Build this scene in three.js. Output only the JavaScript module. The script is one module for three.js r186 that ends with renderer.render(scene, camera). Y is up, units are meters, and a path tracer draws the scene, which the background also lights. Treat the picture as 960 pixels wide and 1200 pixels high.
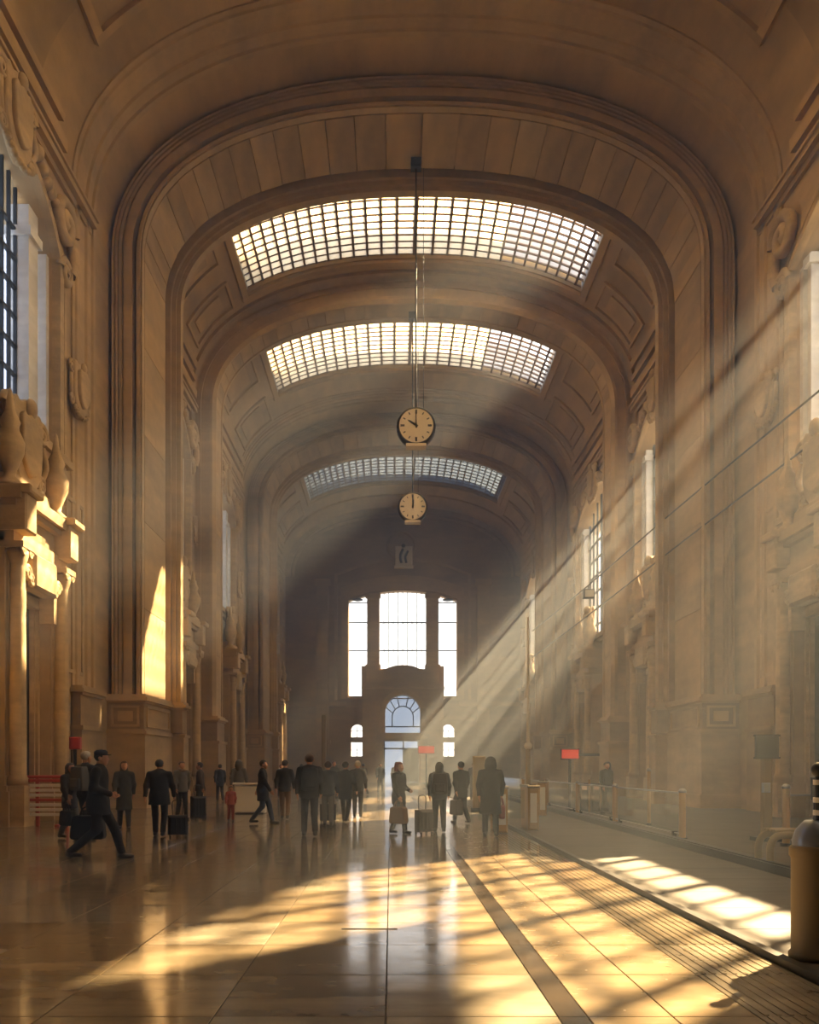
import * as THREE from 'three';
import { mergeGeometries, toCreasedNormals } from 'three/addons/utils/BufferGeometryUtils.js';

// ---------------------------------------------------------------- camera, sky, sun, exposure
const scene = new THREE.Scene();
const CX = -1.2, CY = 1.52;                                  // where the photographer stands: left of the hall's axis, eye height
const camera = new THREE.PerspectiveCamera(61.93, 0.8, 0.1, 600);
camera.position.set(CX, CY, 0);
camera.setViewOffset(960, 1200, 22, -299, 960, 1200);        // upright lens with shift, as the verticals of the photograph are parallel
const renderer = new THREE.WebGLRenderer();
renderer.toneMapping = THREE.LinearToneMapping;
renderer.toneMappingExposure = 2.0;
renderer.shadowMap.enabled = true;

const SUN = new THREE.Vector3(0.5456, 0.6361, -0.5456).normalize(); // afternoon sun, ahead and to the right
const sun = new THREE.DirectionalLight(new THREE.Color().setRGB(1.0, 0.75, 0.44), 50);
sun.position.copy(SUN).multiplyScalar(150).add(new THREE.Vector3(0, 0, -40));
sun.target.position.set(0, 0, -40);
sun.castShadow = true;
sun.shadow.radius = 1.4;
sun.shadow.mapSize.set(4096, 4096);
Object.assign(sun.shadow.camera, { left: -80, right: 80, top: 60, bottom: -60, near: 1, far: 320 });
scene.add(sun, sun.target);

{ // hazy winter sky: pale near the horizon, bluer overhead, warmer towards the sun
  const W = 256, H = 128, data = new Float32Array(W * H * 4);
  for (let j = 0; j < H; j++) for (let i = 0; i < W; i++) {
    const el = ((j + 0.5) / H - 0.5) * Math.PI, az = ((i + 0.5) / W - 0.5) * 2 * Math.PI;
    const x = Math.cos(az) * Math.cos(el), y = Math.sin(el), z = Math.sin(az) * Math.cos(el);
    const c = Math.max(0, x * SUN.x + y * SUN.y + z * SUN.z), h = Math.exp(-Math.max(0, y) * 2.2), w = Math.pow(c, 4) * 0.9, o = (j * W + i) * 4;
    data[o] = 0.55 + 0.45 * h + w * 1.0; data[o + 1] = 0.68 + 0.30 * h + w * 0.8; data[o + 2] = 0.98 + 0.0 * h + w * 0.5; data[o + 3] = 1;
  }
  const sky = new THREE.DataTexture(data, W, H, THREE.RGBAFormat, THREE.FloatType);
  sky.mapping = THREE.EquirectangularReflectionMapping; sky.magFilter = THREE.LinearFilter; sky.needsUpdate = true;
  scene.background = sky; scene.backgroundIntensity = 2.0;
}
scene.fog = new THREE.FogExp2(new THREE.Color().setRGB(0.78, 0.88, 1.0), 0.0076); // dusty air of the hall

// ---------------------------------------------------------------- helpers
let seed = 7;
const rnd = () => { seed = (seed * 1664525 + 1013904223) >>> 0; return seed / 4294967296; };
const ran = (a, b) => a + (b - a) * rnd();
const used = new Map();
const numbered = (n) => { const k = used.get(n) ?? 0; used.set(n, k + 1); return k ? n + '_' + String(k).padStart(3, '0') : n; };
const V2 = (x, y) => new THREE.Vector2(x, y), V3 = (x, y, z) => new THREE.Vector3(x, y, z);
const WX = (X) => X + CX;                                     // metres right of the camera -> world x
const M4 = new THREE.Matrix4();

function flat(g) { // non-indexed, only position/normal/uv
  let q = g.index ? g.toNonIndexed() : g;
  for (const k of Object.keys(q.attributes)) if (!['position', 'normal', 'uv'].includes(k)) q.deleteAttribute(k);
  if (!q.attributes.normal) q.computeVertexNormals();
  if (!q.attributes.uv) q.setAttribute('uv', new THREE.BufferAttribute(new Float32Array(q.attributes.position.count * 2), 2));
  q.morphAttributes = {}; q.groups = [];
  return q;
}
function uvMetres(g) { // uv in metres from the main axis of each face
  g = flat(g);
  const p = g.attributes.position, uv = g.attributes.uv, a = V3(), b = V3(), c = V3(), n = V3();
  for (let i = 0; i < p.count; i += 3) {
    a.fromBufferAttribute(p, i); b.fromBufferAttribute(p, i + 1); c.fromBufferAttribute(p, i + 2);
    n.copy(b).sub(a).cross(c.clone().sub(a));
    const x = Math.abs(n.x), y = Math.abs(n.y), z = Math.abs(n.z);
    for (const [k, v] of [[i, a], [i + 1, b], [i + 2, c]]) {
      if (y >= x && y >= z) uv.setXY(k, v.x, v.z); else if (x >= z) uv.setXY(k, v.z, v.y); else uv.setXY(k, v.x, v.y);
    }
  }
  return g;
}
const merge = (list) => { const a = [].concat(list).map(flat); return a.length === 1 ? a[0] : mergeGeometries(a); };
function part(name, geo, mat, parent, own) {
  const m = new THREE.Mesh(Array.isArray(geo) ? merge(geo) : geo, mat);
  m.name = parent && parent !== scene ? name : numbered(name); m.castShadow = m.receiveShadow = true;
  (parent ?? scene).add(m);
  if (own) Object.assign(m.userData, own);
  return m;
}
function stone(name, geo, mat, parent, own) { return part(name, uvMetres(merge(geo)), mat, parent, own); }
function thing(name, label, category, pos = [0, 0, 0], turn = 0, group) {
  const o = new THREE.Group(); o.name = numbered(name); o.position.set(...pos); o.rotation.y = turn; scene.add(o);
  o.userData = { label, category }; if (group) o.userData.group = group;
  return o;
}
function structure(name, label, pos = [0, 0, 0], turn = 0) {
  const o = new THREE.Group(); o.name = numbered(name); o.position.set(...pos); o.rotation.y = turn; scene.add(o);
  o.userData = { kind: 'structure', label }; return o;
}
const box = (w, h, d, x = 0, y = 0, z = 0) => new THREE.BoxGeometry(w, h, d).translate(x, y, z);
const box2 = (x0, x1, y0, y1, z0, z1) => box(x1 - x0, y1 - y0, z1 - z0, (x0 + x1) / 2, (y0 + y1) / 2, (z0 + z1) / 2);
const cyl = (r0, r1, h, x = 0, y = 0, z = 0, n = 16) => new THREE.CylinderGeometry(r1, r0, h, n).translate(x, y + h / 2, z);
const lathe = (pts, n = 20) => new THREE.LatheGeometry(pts.map(([r, y]) => V2(r, y)), n);
function bev(w, h, d, x, y, z, b = 0.03) { // box with chamfered edges
  const s = new THREE.Shape(); s.moveTo(-w / 2 + b, -h / 2 + b); s.lineTo(w / 2 - b, -h / 2 + b); s.lineTo(w / 2 - b, h / 2 - b); s.lineTo(-w / 2 + b, h / 2 - b);
  return new THREE.ExtrudeGeometry(s, { depth: d - 2 * b, bevelThickness: b, bevelSize: b, bevelSegments: 1 }).translate(x, y, z - d / 2 + b);
}
const shapeOf = (pts) => { const s = new THREE.Shape(); pts.forEach(([x, y], i) => (i ? s.lineTo(x, y) : s.moveTo(x, y))); s.closePath(); return s; };
const pathOf = (pts) => { const s = new THREE.Path(); pts.forEach(([x, y], i) => (i ? s.lineTo(x, y) : s.moveTo(x, y))); s.closePath(); return s; };
const slab = (shape, z0, z1) => new THREE.ExtrudeGeometry(shape, { depth: z1 - z0, bevelEnabled: false, curveSegments: 12 }).translate(0, 0, z0);
const tube = (pts, r, seg = 16, rad = 6) => new THREE.TubeGeometry(new THREE.CatmullRomCurve3(pts.map((p) => V3(...p))), seg, r, rad);
function bar(a, b, r, n = 8) { // straight round bar
  const A = V3(...a), B = V3(...b), L = A.distanceTo(B), g = new THREE.CylinderGeometry(r, r, L, n);
  g.applyQuaternion(new THREE.Quaternion().setFromUnitVectors(V3(0, 1, 0), B.clone().sub(A).normalize()));
  return g.translate((A.x + B.x) / 2, (A.y + B.y) / 2, (A.z + B.z) / 2);
}

// ---------------------------------------------------------------- computed textures and materials
function noiseTile(size, base, octaves, sx = 1, sy = 1, sd = 1) { // tileable value noise 0..1
  const out = new Float32Array(size * size); let amp = 1, sum = 0;
  const hash = (x, y, o) => { let h = (x * 374761393 + y * 668265263 + (o + sd * 31) * 2147483647) | 0; h = Math.imul(h ^ (h >>> 13), 1274126177); return ((h ^ (h >>> 16)) >>> 0) / 4294967296; };
  for (let o = 0; o < octaves; o++, amp *= 0.55) {
    const px = Math.max(1, Math.round(base * sx * 2 ** o)), py = Math.max(1, Math.round(base * sy * 2 ** o)); sum += amp;
    for (let j = 0; j < size; j++) for (let i = 0; i < size; i++) {
      const x = (i / size) * px, y = (j / size) * py, ix = Math.floor(x), iy = Math.floor(y), fx = x - ix, fy = y - iy, u = fx * fx * (3 - 2 * fx), v = fy * fy * (3 - 2 * fy);
      const a = hash(ix % px, iy % py, o), b = hash((ix + 1) % px, iy % py, o), c = hash(ix % px, (iy + 1) % py, o), d = hash((ix + 1) % px, (iy + 1) % py, o);
      out[j * size + i] += amp * (a + (b - a) * u + (c - a) * v + (a - b - c + d) * u * v);
    }
  }
  for (let i = 0; i < out.length; i++) out[i] /= sum;
  return out;
}
function dataTex(size, fn, metres, srgb) {
  const d = new Uint8Array(size * size * 4);
  for (let i = 0; i < size * size; i++) { const c = fn(i); d[i * 4] = c[0]; d[i * 4 + 1] = c[1]; d[i * 4 + 2] = c[2]; d[i * 4 + 3] = 255; }
  const t = new THREE.DataTexture(d, size, size); t.wrapS = t.wrapT = THREE.RepeatWrapping; t.magFilter = THREE.LinearFilter; t.minFilter = THREE.LinearMipmapLinearFilter; t.generateMipmaps = true;
  if (srgb) t.colorSpace = THREE.SRGBColorSpace; t.repeat.set(1 / metres, 1 / metres); t.needsUpdate = true; return t;
}
const clamp = (x, a = 0, b = 255) => Math.max(a, Math.min(b, x));
const nA = noiseTile(512, 4, 6, 1, 1, 1), nB = noiseTile(512, 3, 7, 1, 5, 2), nC = noiseTile(512, 24, 3, 1, 1, 3), nD = noiseTile(512, 2, 3, 1, 1, 4);
function stoneTex(r, g, b, k, metres) {
  return dataTex(512, (i) => { const v = (nA[i] - 0.5) * 0.45 + (nB[i] - 0.5) * 0.55 + (nC[i] - 0.5) * 0.16, w = (nD[i] - 0.5) * 0.5; const m = 1 + k * (v + w * 0.7); return [clamp(r * m), clamp(g * (m - w * 0.03)), clamp(b * (m - w * 0.09))]; }, metres, true);
}
const bumpStone = dataTex(512, (i) => { const v = clamp(255 * (0.5 + (nB[i] - 0.5) * 0.9 + (nC[i] - 0.5) * 0.7)); return [v, v, v]; }, 4, false);
const std = (o) => new THREE.MeshStandardMaterial(o);
const MAT = {};
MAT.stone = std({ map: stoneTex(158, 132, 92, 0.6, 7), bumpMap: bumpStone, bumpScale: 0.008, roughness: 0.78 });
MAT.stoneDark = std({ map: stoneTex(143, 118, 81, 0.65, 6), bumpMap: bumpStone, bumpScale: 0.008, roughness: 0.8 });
MAT.vault = std({ map: stoneTex(158, 130, 87, 0.6, 9), bumpMap: bumpStone, bumpScale: 0.006, roughness: 0.85 });
MAT.carved = std({ map: stoneTex(166, 141, 101, 0.6, 3), bumpMap: bumpStone, bumpScale: 0.012, roughness: 0.8 });
MAT.marble = std({ map: stoneTex(205, 202, 196, 0.35, 3), roughness: 0.45 });
MAT.iron = std({ color: 0x1c1f24, roughness: 0.55, metalness: 0.4 });
MAT.bronze = std({ color: 0x1d140d, roughness: 0.5, metalness: 0.4 });
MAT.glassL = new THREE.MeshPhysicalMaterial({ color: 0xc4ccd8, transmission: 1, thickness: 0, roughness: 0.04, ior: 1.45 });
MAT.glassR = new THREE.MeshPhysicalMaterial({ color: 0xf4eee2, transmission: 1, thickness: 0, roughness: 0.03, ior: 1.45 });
MAT.glassRoof = new THREE.MeshPhysicalMaterial({ color: 0xd2be98, transmission: 1, thickness: 0, roughness: 1, ior: 1.45 });
MAT.glassEnd = new THREE.MeshPhysicalMaterial({ color: 0xf0ede6, transmission: 1, thickness: 0, roughness: 0.05, ior: 1.45 });
MAT.glassDim = new THREE.MeshPhysicalMaterial({ color: 0x6c7684, transmission: 1, thickness: 0, roughness: 0.04, ior: 1.45 });
MAT.glassSmoked = new THREE.MeshPhysicalMaterial({ color: 0x333a43, transmission: 1, thickness: 0, roughness: 1, ior: 1.45 });
MAT.roofMetal = std({ color: 0x6b5038, roughness: 0.6, metalness: 0.2 });
MAT.plaster = std({ color: 0xb9bcc0, roughness: 0.9 });
const floorBump = dataTex(512, (i) => { const v = clamp(255 * (0.5 + (nA[i] - 0.5) * 0.8 + (nD[i] - 0.5) * 0.8)); return [v, v, v]; }, 2.6, false);
const floorRough = dataTex(512, (i) => { const v = clamp(255 * (0.30 + (nA[i] - 0.5) * 0.5 + (nC[i] - 0.5) * 0.3)); return [v, v, v]; }, 3.1, false);
const floorMap = stoneTex(122, 113, 97, 0.8, 3.3);
const floorMat = (tint, rough) => std({ map: floorMap, color: tint, roughness: rough, roughnessMap: floorRough, bumpMap: floorBump, bumpScale: 0.0013 });
MAT.floor = [0xffffff, 0xe8e2d8, 0xd8d0c4, 0xf4e6d2].map((c, i) => floorMat(c, 0.3 + 0.04 * i));
MAT.floorLight = floorMat(0xfff2dd, 0.6); MAT.floorDark = floorMat(0x6e6459, 0.55);
MAT.floorBase = std({ color: 0x4a4036, roughness: 0.9 });
MAT.walk = std({ map: stoneTex(70, 63, 52, 0.5, 2.2), roughness: 0.62, bumpMap: bumpStone, bumpScale: 0.004 });
MAT.steel = std({ color: 0x8d8a85, roughness: 0.3, metalness: 1 });
MAT.darkMetal = std({ color: 0x22201e, roughness: 0.45, metalness: 0.6 });
MAT.black = std({ color: 0x0c0c0e, roughness: 0.5 });
MAT.brass = std({ color: 0xb08a52, roughness: 0.38, metalness: 0.85 });

// ---------------------------------------------------------------- the hall: section, vault, ribs
const W = 11.7, SPR = 20.5, RISE = 6.8, NEXP = 2.25;          // half width, springing, rise of the vault
const spow = (c) => Math.sign(c) * Math.pow(Math.abs(c), 2 / NEXP);
const arcX = (t, r) => -(W - r) * spow(Math.cos(t));           // t: 0 left springing .. PI right springing
const arcY = (t, r) => SPR + (RISE - r) * Math.pow(Math.abs(Math.sin(t)), 2 / NEXP);
function grid(nu, nv, fn) { // one smooth patch with uv in metres
  const pos = [], uv = [], idx = [], P = [];
  for (let i = 0; i <= nu; i++) for (let j = 0; j <= nv; j++) { const p = fn(i / nu, j / nv); P.push(p); pos.push(p[0], p[1], p[2]); }
  const at = (i, j) => P[i * (nv + 1) + j], dist = (a, b) => Math.hypot(a[0] - b[0], a[1] - b[1], a[2] - b[2]);
  for (let i = 0, u = 0; i <= nu; i++) { if (i) u += dist(at(i, 0), at(i - 1, 0)); for (let j = 0, v = 0; j <= nv; j++) { if (j) v += dist(at(i, j), at(i, j - 1)); uv.push(v + at(i, 0)[2] * 0.37, u); } }
  for (let i = 0; i < nu; i++) for (let j = 0; j < nv; j++) { const a = i * (nv + 1) + j, b = a + 1, c = a + nv + 1, d = c + 1; idx.push(a, b, c, b, d, c); }
  const g = new THREE.BufferGeometry(); g.setAttribute('position', new THREE.Float32BufferAttribute(pos, 3)); g.setAttribute('uv', new THREE.Float32BufferAttribute(uv, 2)); g.setIndex(idx); g.computeVertexNormals();
  return flat(g);
}
function vaultPatch(t0, t1, d0, d1, r0 = 0, r1 = -0.5, n = 0) { // a piece of vault with thickness, between insets r0 (below) and r1
  n = n || Math.max(2, Math.ceil((t1 - t0) * 22));
  const P = (t, r, d) => [arcX(t, r), arcY(t, r), -d], T = (u) => t0 + (t1 - t0) * u, D = (v) => d0 + (d1 - d0) * v;
  return merge([
    grid(n, 1, (u, v) => P(T(u), r0, D(v))), grid(n, 1, (u, v) => P(T(u), r1, D(1 - v))),
    grid(n, 1, (u, v) => P(T(u), r0 + (r1 - r0) * v, d0)), grid(n, 1, (u, v) => P(T(u), r1 + (r0 - r1) * v, d1)),
    grid(1, 1, (u, v) => P(t0, r0 + (r1 - r0) * u, D(v))), grid(1, 1, (u, v) => P(t1, r0 + (r1 - r0) * u, D(v))),
  ]);
}
function ribPath(r, y0, n = 56) {
  const pts = []; for (let k = 0; k <= 4; k++) pts.push([-(W - r), y0 + (SPR - y0) * k / 4]);
  for (let k = 1; k < n; k++) pts.push([arcX(Math.PI * k / n, r), arcY(Math.PI * k / n, r)]);
  for (let k = 4; k >= 0; k--) pts.push([W - r, y0 + (SPR - y0) * k / 4]);
  return pts;
}
function sweepRib(profile, y0) { // profile: [inset, depth] points; every stretch is one strip
  const out = [];
  for (let k = 0; k + 1 < profile.length; k++) {
    const [r0, d0] = profile[k], [r1, d1] = profile[k + 1], a = ribPath(r0, y0), b = ribPath(r1, y0);
    out.push(grid(a.length - 1, 1, (u, v) => { const i = Math.round(u * (a.length - 1)); return v ? [b[i][0], b[i][1], -d1] : [a[i][0], a[i][1], -d0]; }));
  }
  return merge(out);
}
const tOf = (x) => Math.acos(Math.pow(Math.abs(x) / W, NEXP / 2)); // angle at half breadth x (left side)

// vault over the hall in pieces round the skylights
const SKY = [[7.4, 11.4], [19.6, 25.2], [38.0, 43.2], [49.3, 55.0], [70.0, 77.3]], ST = tOf(8.45);
const ceiling = structure('ceiling', 'tan stone barrel vault of the hall with rows of coffers');
{
  const cuts = [-10, ...SKY.flat(), 86];
  for (let k = 0; k + 1 < cuts.length; k += 2) part('vault_section', vaultPatch(0, Math.PI, cuts[k], cuts[k + 1]), MAT.vault, ceiling);
  for (const [a, b] of SKY) { part('vault_haunch', vaultPatch(0, ST, a, b), MAT.vault, ceiling); part('vault_haunch', vaultPatch(Math.PI - ST, Math.PI, a, b), MAT.vault, ceiling); }
  // raised frames of the coffers, beside each skylight and round it
  const bays = [[6.9, 11.9], [17.6, 26.3], [37.1, 44.2], [47.6, 58.6], [67.6, 80.5]];
  SKY.forEach(([a, b], k) => {
    const [c, d] = bays[k], fr = (t0, t1, d0, d1, h = 0.16) => part('coffer_frame', vaultPatch(t0, t1, d0, d1, h, -0.05), MAT.vault, ceiling);
    fr(ST - 0.05, Math.PI - ST + 0.05, a - 0.45, a - 0.1); fr(ST - 0.05, Math.PI - ST + 0.05, b + 0.1, b + 0.45);
    fr(ST - 0.045, ST - 0.01, a - 0.1, b + 0.1); fr(Math.PI - ST + 0.01, Math.PI - ST + 0.045, a - 0.1, b + 0.1);
    const te = k === 1 ? 0.5 : 0.22; fr(te, Math.PI - te, d, d + 0.28); fr(te, Math.PI - te, c - 0.28, c);
    for (const s of [0, 1]) {
      const S = (x, y) => (s ? [Math.PI - y, Math.PI - x] : [x, y]);
      fr(...S(te, te + 0.04), c, d); fr(...S(0.14, 0.17), c - 0.3, d + 0.3, 0.22); fr(...S(0.04, 0.09), c - 0.6, d + 0.6, 0.3);
      const m = (c + d) / 2, hw = (d - c) / 2;
      if (k !== 1) for (const [p, q] of [[m - hw * 0.86, m - hw * 0.2], [m + hw * 0.2, m + hw * 0.86]]) { // square coffers on the haunch
        fr(...S(0.33, 0.345), p, q, 0.12); fr(...S(ST - 0.12, ST - 0.105), p, q, 0.12); fr(...S(0.345, ST - 0.12), p, p + 0.16, 0.12); fr(...S(0.345, ST - 0.12), q - 0.16, q, 0.12);
        fr(...S(0.40, ST - 0.18), p + 0.6, q - 0.6, 0.09);
      }
    }
  });
}

// ribs: two heavy piers with an arch of several orders, slim ones between
const flutes = (d, r0, r1, n, h) => { const o = []; for (let k = 0; k < n; k++) { const a = r0 + (r1 - r0) * k / n, b = r0 + (r1 - r0) * (k + 0.5) / n; o.push([a, d], [a, d - h], [b, d - h], [b, d]); } return o; };
const PED = 4.2;
function heavyRib(d, n) {
  const o = structure('arch_pier', `heavy stone pier and arch of several mouldings, ${n}`);
  part('wall_strip', sweepRib([[-0.05, d - 2], [0.06, d - 2], [0.06, d - 1.8], [0.12, d - 1.75], [0.12, d - 1.5], [0.04, d - 1.45], [0.04, d - 0.85], [0.12, d - 0.8], [0.12, d - 0.6], [0.06, d - 0.56], [0.06, d - 0.3], [0.14, d - 0.26], [0.14, d - 0.06], [-0.05, d]], 0.0), MAT.stone, o);
  part('arch_face', sweepRib([[-0.05, d + 2.5], [0.13, d + 2.5], [0.13, d + 1.7], ...flutes(d + 1.7, 0.16, 0.6, 3, 0.1), [0.62, d + 1.7], [0.62, d + 1.58], [0.92, d + 1.58], [0.92, d + 2.0], [1.08, d + 2.0], [1.08, d + 1.62], [1.2, d + 1.62], [1.2, d + 1.7], [1.27, d + 1.66], [1.27, d + 1.95], [1.2, d + 1.98]], PED), MAT.stone, o);
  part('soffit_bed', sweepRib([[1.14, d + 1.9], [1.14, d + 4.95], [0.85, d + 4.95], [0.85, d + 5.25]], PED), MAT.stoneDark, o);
  part('inner_ring', sweepRib([[0.8, d + 5.25], [1.4, d + 5.25], [1.4, d + 5.42], [1.58, d + 5.42], [1.58, d + 5.55], [1.75, d + 5.55], [1.75, d + 5.95], [1.6, d + 6.0], [1.6, d + 6.2], [-0.05, d + 6.2]], PED), MAT.stone, o);
  // voussoirs lining the soffit and the inner face of the pier, each a block of its own
  const mats = [MAT.stone, MAT.vault, MAT.stoneDark, MAT.carved], NV = 30;
  for (let k = 0; k < NV; k++) {
    const a = Math.PI * k / NV + 0.0016, b = Math.PI * (k + 1) / NV - 0.0016, m = mats[(k * 7 + 3) % 4 === 3 ? 2 : (k * 5) % 3];
    part('voussoir', vaultPatch(a, b, d + 2.0, d + 4.93, 1.27 + ((k * 37) % 5) * 0.006, 1.1, 3), m, o);
  }
  for (const s of [-1, 1]) for (let k = 0; k < 5; k++) {
    const y0 = PED + (SPR - PED) * k / 5 + 0.01, y1 = PED + (SPR - PED) * (k + 1) / 5 - 0.01;
    stone('pier_block', box2(s < 0 ? -(W - 1.1) : W - 1.27, s < 0 ? -(W - 1.27) : W - 1.1, y0, y1, -d - 4.93, -d - 2.0), mats[(k + (s > 0 ? 1 : 0)) % 3], o);
  }
  for (const s of [-1, 1]) { // pedestals
    const sx = (r0, r1) => (s < 0 ? [-(W - r0), -(W - r1)] : [W - r1, W - r0]);
    const B = (r, y0, y1, d0, d1) => box2(...sx(-0.1, r), y0, y1, -d1, -d0);
    stone('plinth', [B(1.42, 0, 2.75, d + 1.52, d + 5.45), B(1.9, 0, 2.75, d + 5.45, d + 6.3), B(1.5, 0, 0.5, d + 1.44, d + 5.5), B(1.98, 0, 0.5, d + 5.4, d + 6.36), B(0.36, 0, 2.75, d - 2, d + 0.05)], MAT.stone, o);
    stone('plinth_moulding', [B(1.48, 2.75, 2.86, d + 1.46, d + 5.5), B(1.96, 2.75, 2.86, d + 5.4, d + 6.34), B(1.42, 2.86, 2.93, d + 1.52, d + 5.5), B(0.42, 2.75, 2.9, d - 2.05, d + 0.1)], MAT.stone, o);
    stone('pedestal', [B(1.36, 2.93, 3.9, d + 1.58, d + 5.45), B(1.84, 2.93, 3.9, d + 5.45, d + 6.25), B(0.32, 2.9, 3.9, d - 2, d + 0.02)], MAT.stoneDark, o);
    const [xa, xb] = sx(0.15, 1.2), fz = -(d + 1.58);
    stone('panel_frame', [box2(xa, xb, 3.02, 3.1, fz, fz + 0.06), box2(xa, xb, 3.72, 3.8, fz, fz + 0.06), box2(xa, xa + 0.08, 3.1, 3.72, fz, fz + 0.06), box2(xb - 0.08, xb, 3.1, 3.72, fz, fz + 0.06), box2(xa + 0.25, xb - 0.25, 3.22, 3.6, fz, fz + 0.035)], MAT.stone, o);
    const ix = s < 0 ? -(W - 1.36) : W - 1.36, jx = s < 0 ? ix + 0.05 : ix - 0.05, lo = Math.min(ix, jx), hi = Math.max(ix, jx);
    stone('panel_frame', [box2(lo, hi, 3.02, 3.1, -d - 5.1, -d - 1.9), box2(lo, hi, 3.72, 3.8, -d - 5.1, -d - 1.9), box2(lo, hi, 3.1, 3.72, -d - 1.98, -d - 1.9), box2(lo, hi, 3.1, 3.72, -d - 5.1, -d - 5.02)], MAT.stone, o);
    stone('pedestal_cornice', [B(1.42, 3.9, 3.98, d + 1.52, d + 5.5), B(1.52, 3.98, 4.1, d + 1.42, d + 5.55), B(1.44, 4.1, 4.22, d + 1.5, d + 5.5), B(1.9, 3.9, 3.98, d + 5.4, d + 6.32), B(2.0, 3.98, 4.1, d + 5.36, d + 6.4), B(1.9, 4.1, 4.22, d + 5.42, d + 6.3), B(0.4, 3.9, 4.0, d - 2.04, d + 0.08), B(0.46, 4.0, 4.12, d - 2.1, d + 0.14), B(0.38, 4.12, 4.22, d - 2, d + 0.06)], MAT.stone, o);
  }
  return o;
}
function slimRib(d, n) {
  const o = structure('arch_rib', `slim stone rib arching across the vault, ${n}`);
  part('arch_face', sweepRib([[-0.05, d - 0.6], [0.14, d - 0.6], [0.14, d - 0.05], [0.2, d], [0.38, d], [0.38, d - 0.1], [0.5, d - 0.1], [0.5, d + 0.02], [0.95, d + 0.02], [0.95, d - 0.08], [1.1, d - 0.08], [1.27, d + 0.08], [1.27, d + 0.2], [1.2, d + 0.22]], PED), MAT.stone, o);
  part('soffit_bed', sweepRib([[1.14, d + 0.15], [1.14, d + 1.6]], PED), MAT.stoneDark, o);
  part('back_moulding', sweepRib([[1.2, d + 1.5], [1.3, d + 1.52], [1.3, d + 1.7], [-0.05, d + 1.7]], PED), MAT.stone, o);
  const NV = 30, mats = [MAT.stone, MAT.vault, MAT.stoneDark];
  for (let k = 0; k < NV; k++) part('voussoir', vaultPatch(Math.PI * k / NV + 0.0016, Math.PI * (k + 1) / NV - 0.0016, d + 0.24, d + 1.48, 1.25, 1.1, 3), mats[(k * 5) % 3], o);
  for (const s of [-1, 1]) {
    for (let k = 0; k < 5; k++) stone('pier_block', box2(s < 0 ? -(W - 1.1) : W - 1.25, s < 0 ? -(W - 1.25) : W - 1.1, PED + (SPR - PED) * k / 5 + 0.01, PED + (SPR - PED) * (k + 1) / 5 - 0.01, -d - 1.48, -d - 0.24), mats[k % 3], o);
    const B = (r, y0, y1, d0, d1) => (s < 0 ? box2(-W - 0.05, -(W - r), y0, y1, -d1, -d0) : box2(W - r, W + 0.05, y0, y1, -d1, -d0));
    stone('plinth', [B(1.45, 0, 2.75, d - 0.2, d + 1.85), B(1.52, 0, 0.5, d - 0.28, d + 1.92), B(1.52, 2.75, 2.9, d - 0.28, d + 1.92)], MAT.stone, o);
    stone('pedestal', [B(1.38, 2.9, 3.9, d - 0.14, d + 1.8)], MAT.stoneDark, o);
    stone('pedestal_cornice', [B(1.45, 3.9, 3.98, d - 0.2, d + 1.85), B(1.55, 3.98, 4.1, d - 0.3, d + 1.95), B(1.42, 4.1, 4.22, d - 0.18, d + 1.83)], MAT.stone, o);
  }
  return o;
}
heavyRib(0, 'over the photographer'); slimRib(12.3, 'just ahead of the photographer'); heavyRib(30, 'nearest of the arches in view'); slimRib(45, 'between the two skylights'); heavyRib(60, 'framing the far end wall');

// ---------------------------------------------------------------- walls with their openings
const arcPts = (hw, y, rise, n = 14) => { const R = (hw * hw + rise * rise) / (2 * rise), a = Math.asin(hw / R), o = []; for (let k = 0; k <= n; k++) { const t = a - 2 * a * k / n; o.push([R * Math.sin(t), y + rise - R + R * Math.cos(t)]); } return o; };
const archOutline = (hw, y0, spring, rise, c = 0, n = 14) => [[c - hw, y0], [c + hw, y0], ...arcPts(hw, spring, rise, n).map(([x, y]) => [x + c, y])];
const SPANS = [ // [from, to, centre of the doorway, right window from, to]
  [-10, 3, -4], [3, 13.2, 9.0, 6.6, 11.6], [13.2, 33.5, 23.35, 15.8, 27.1], [33.5, 45.8, 40.6, 37.2, 44.2], [45.8, 63.5, 53.35, 48.6, 58.2], [63.5, 86, 75.6, 69.5, 80],
];
const WIN = { sill: 11.3, spring: 17.3, rise: 1.7 }, THK = 1.3;
const wallTurn = (s) => (s < 0 ? Math.PI / 2 : -Math.PI / 2);
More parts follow.
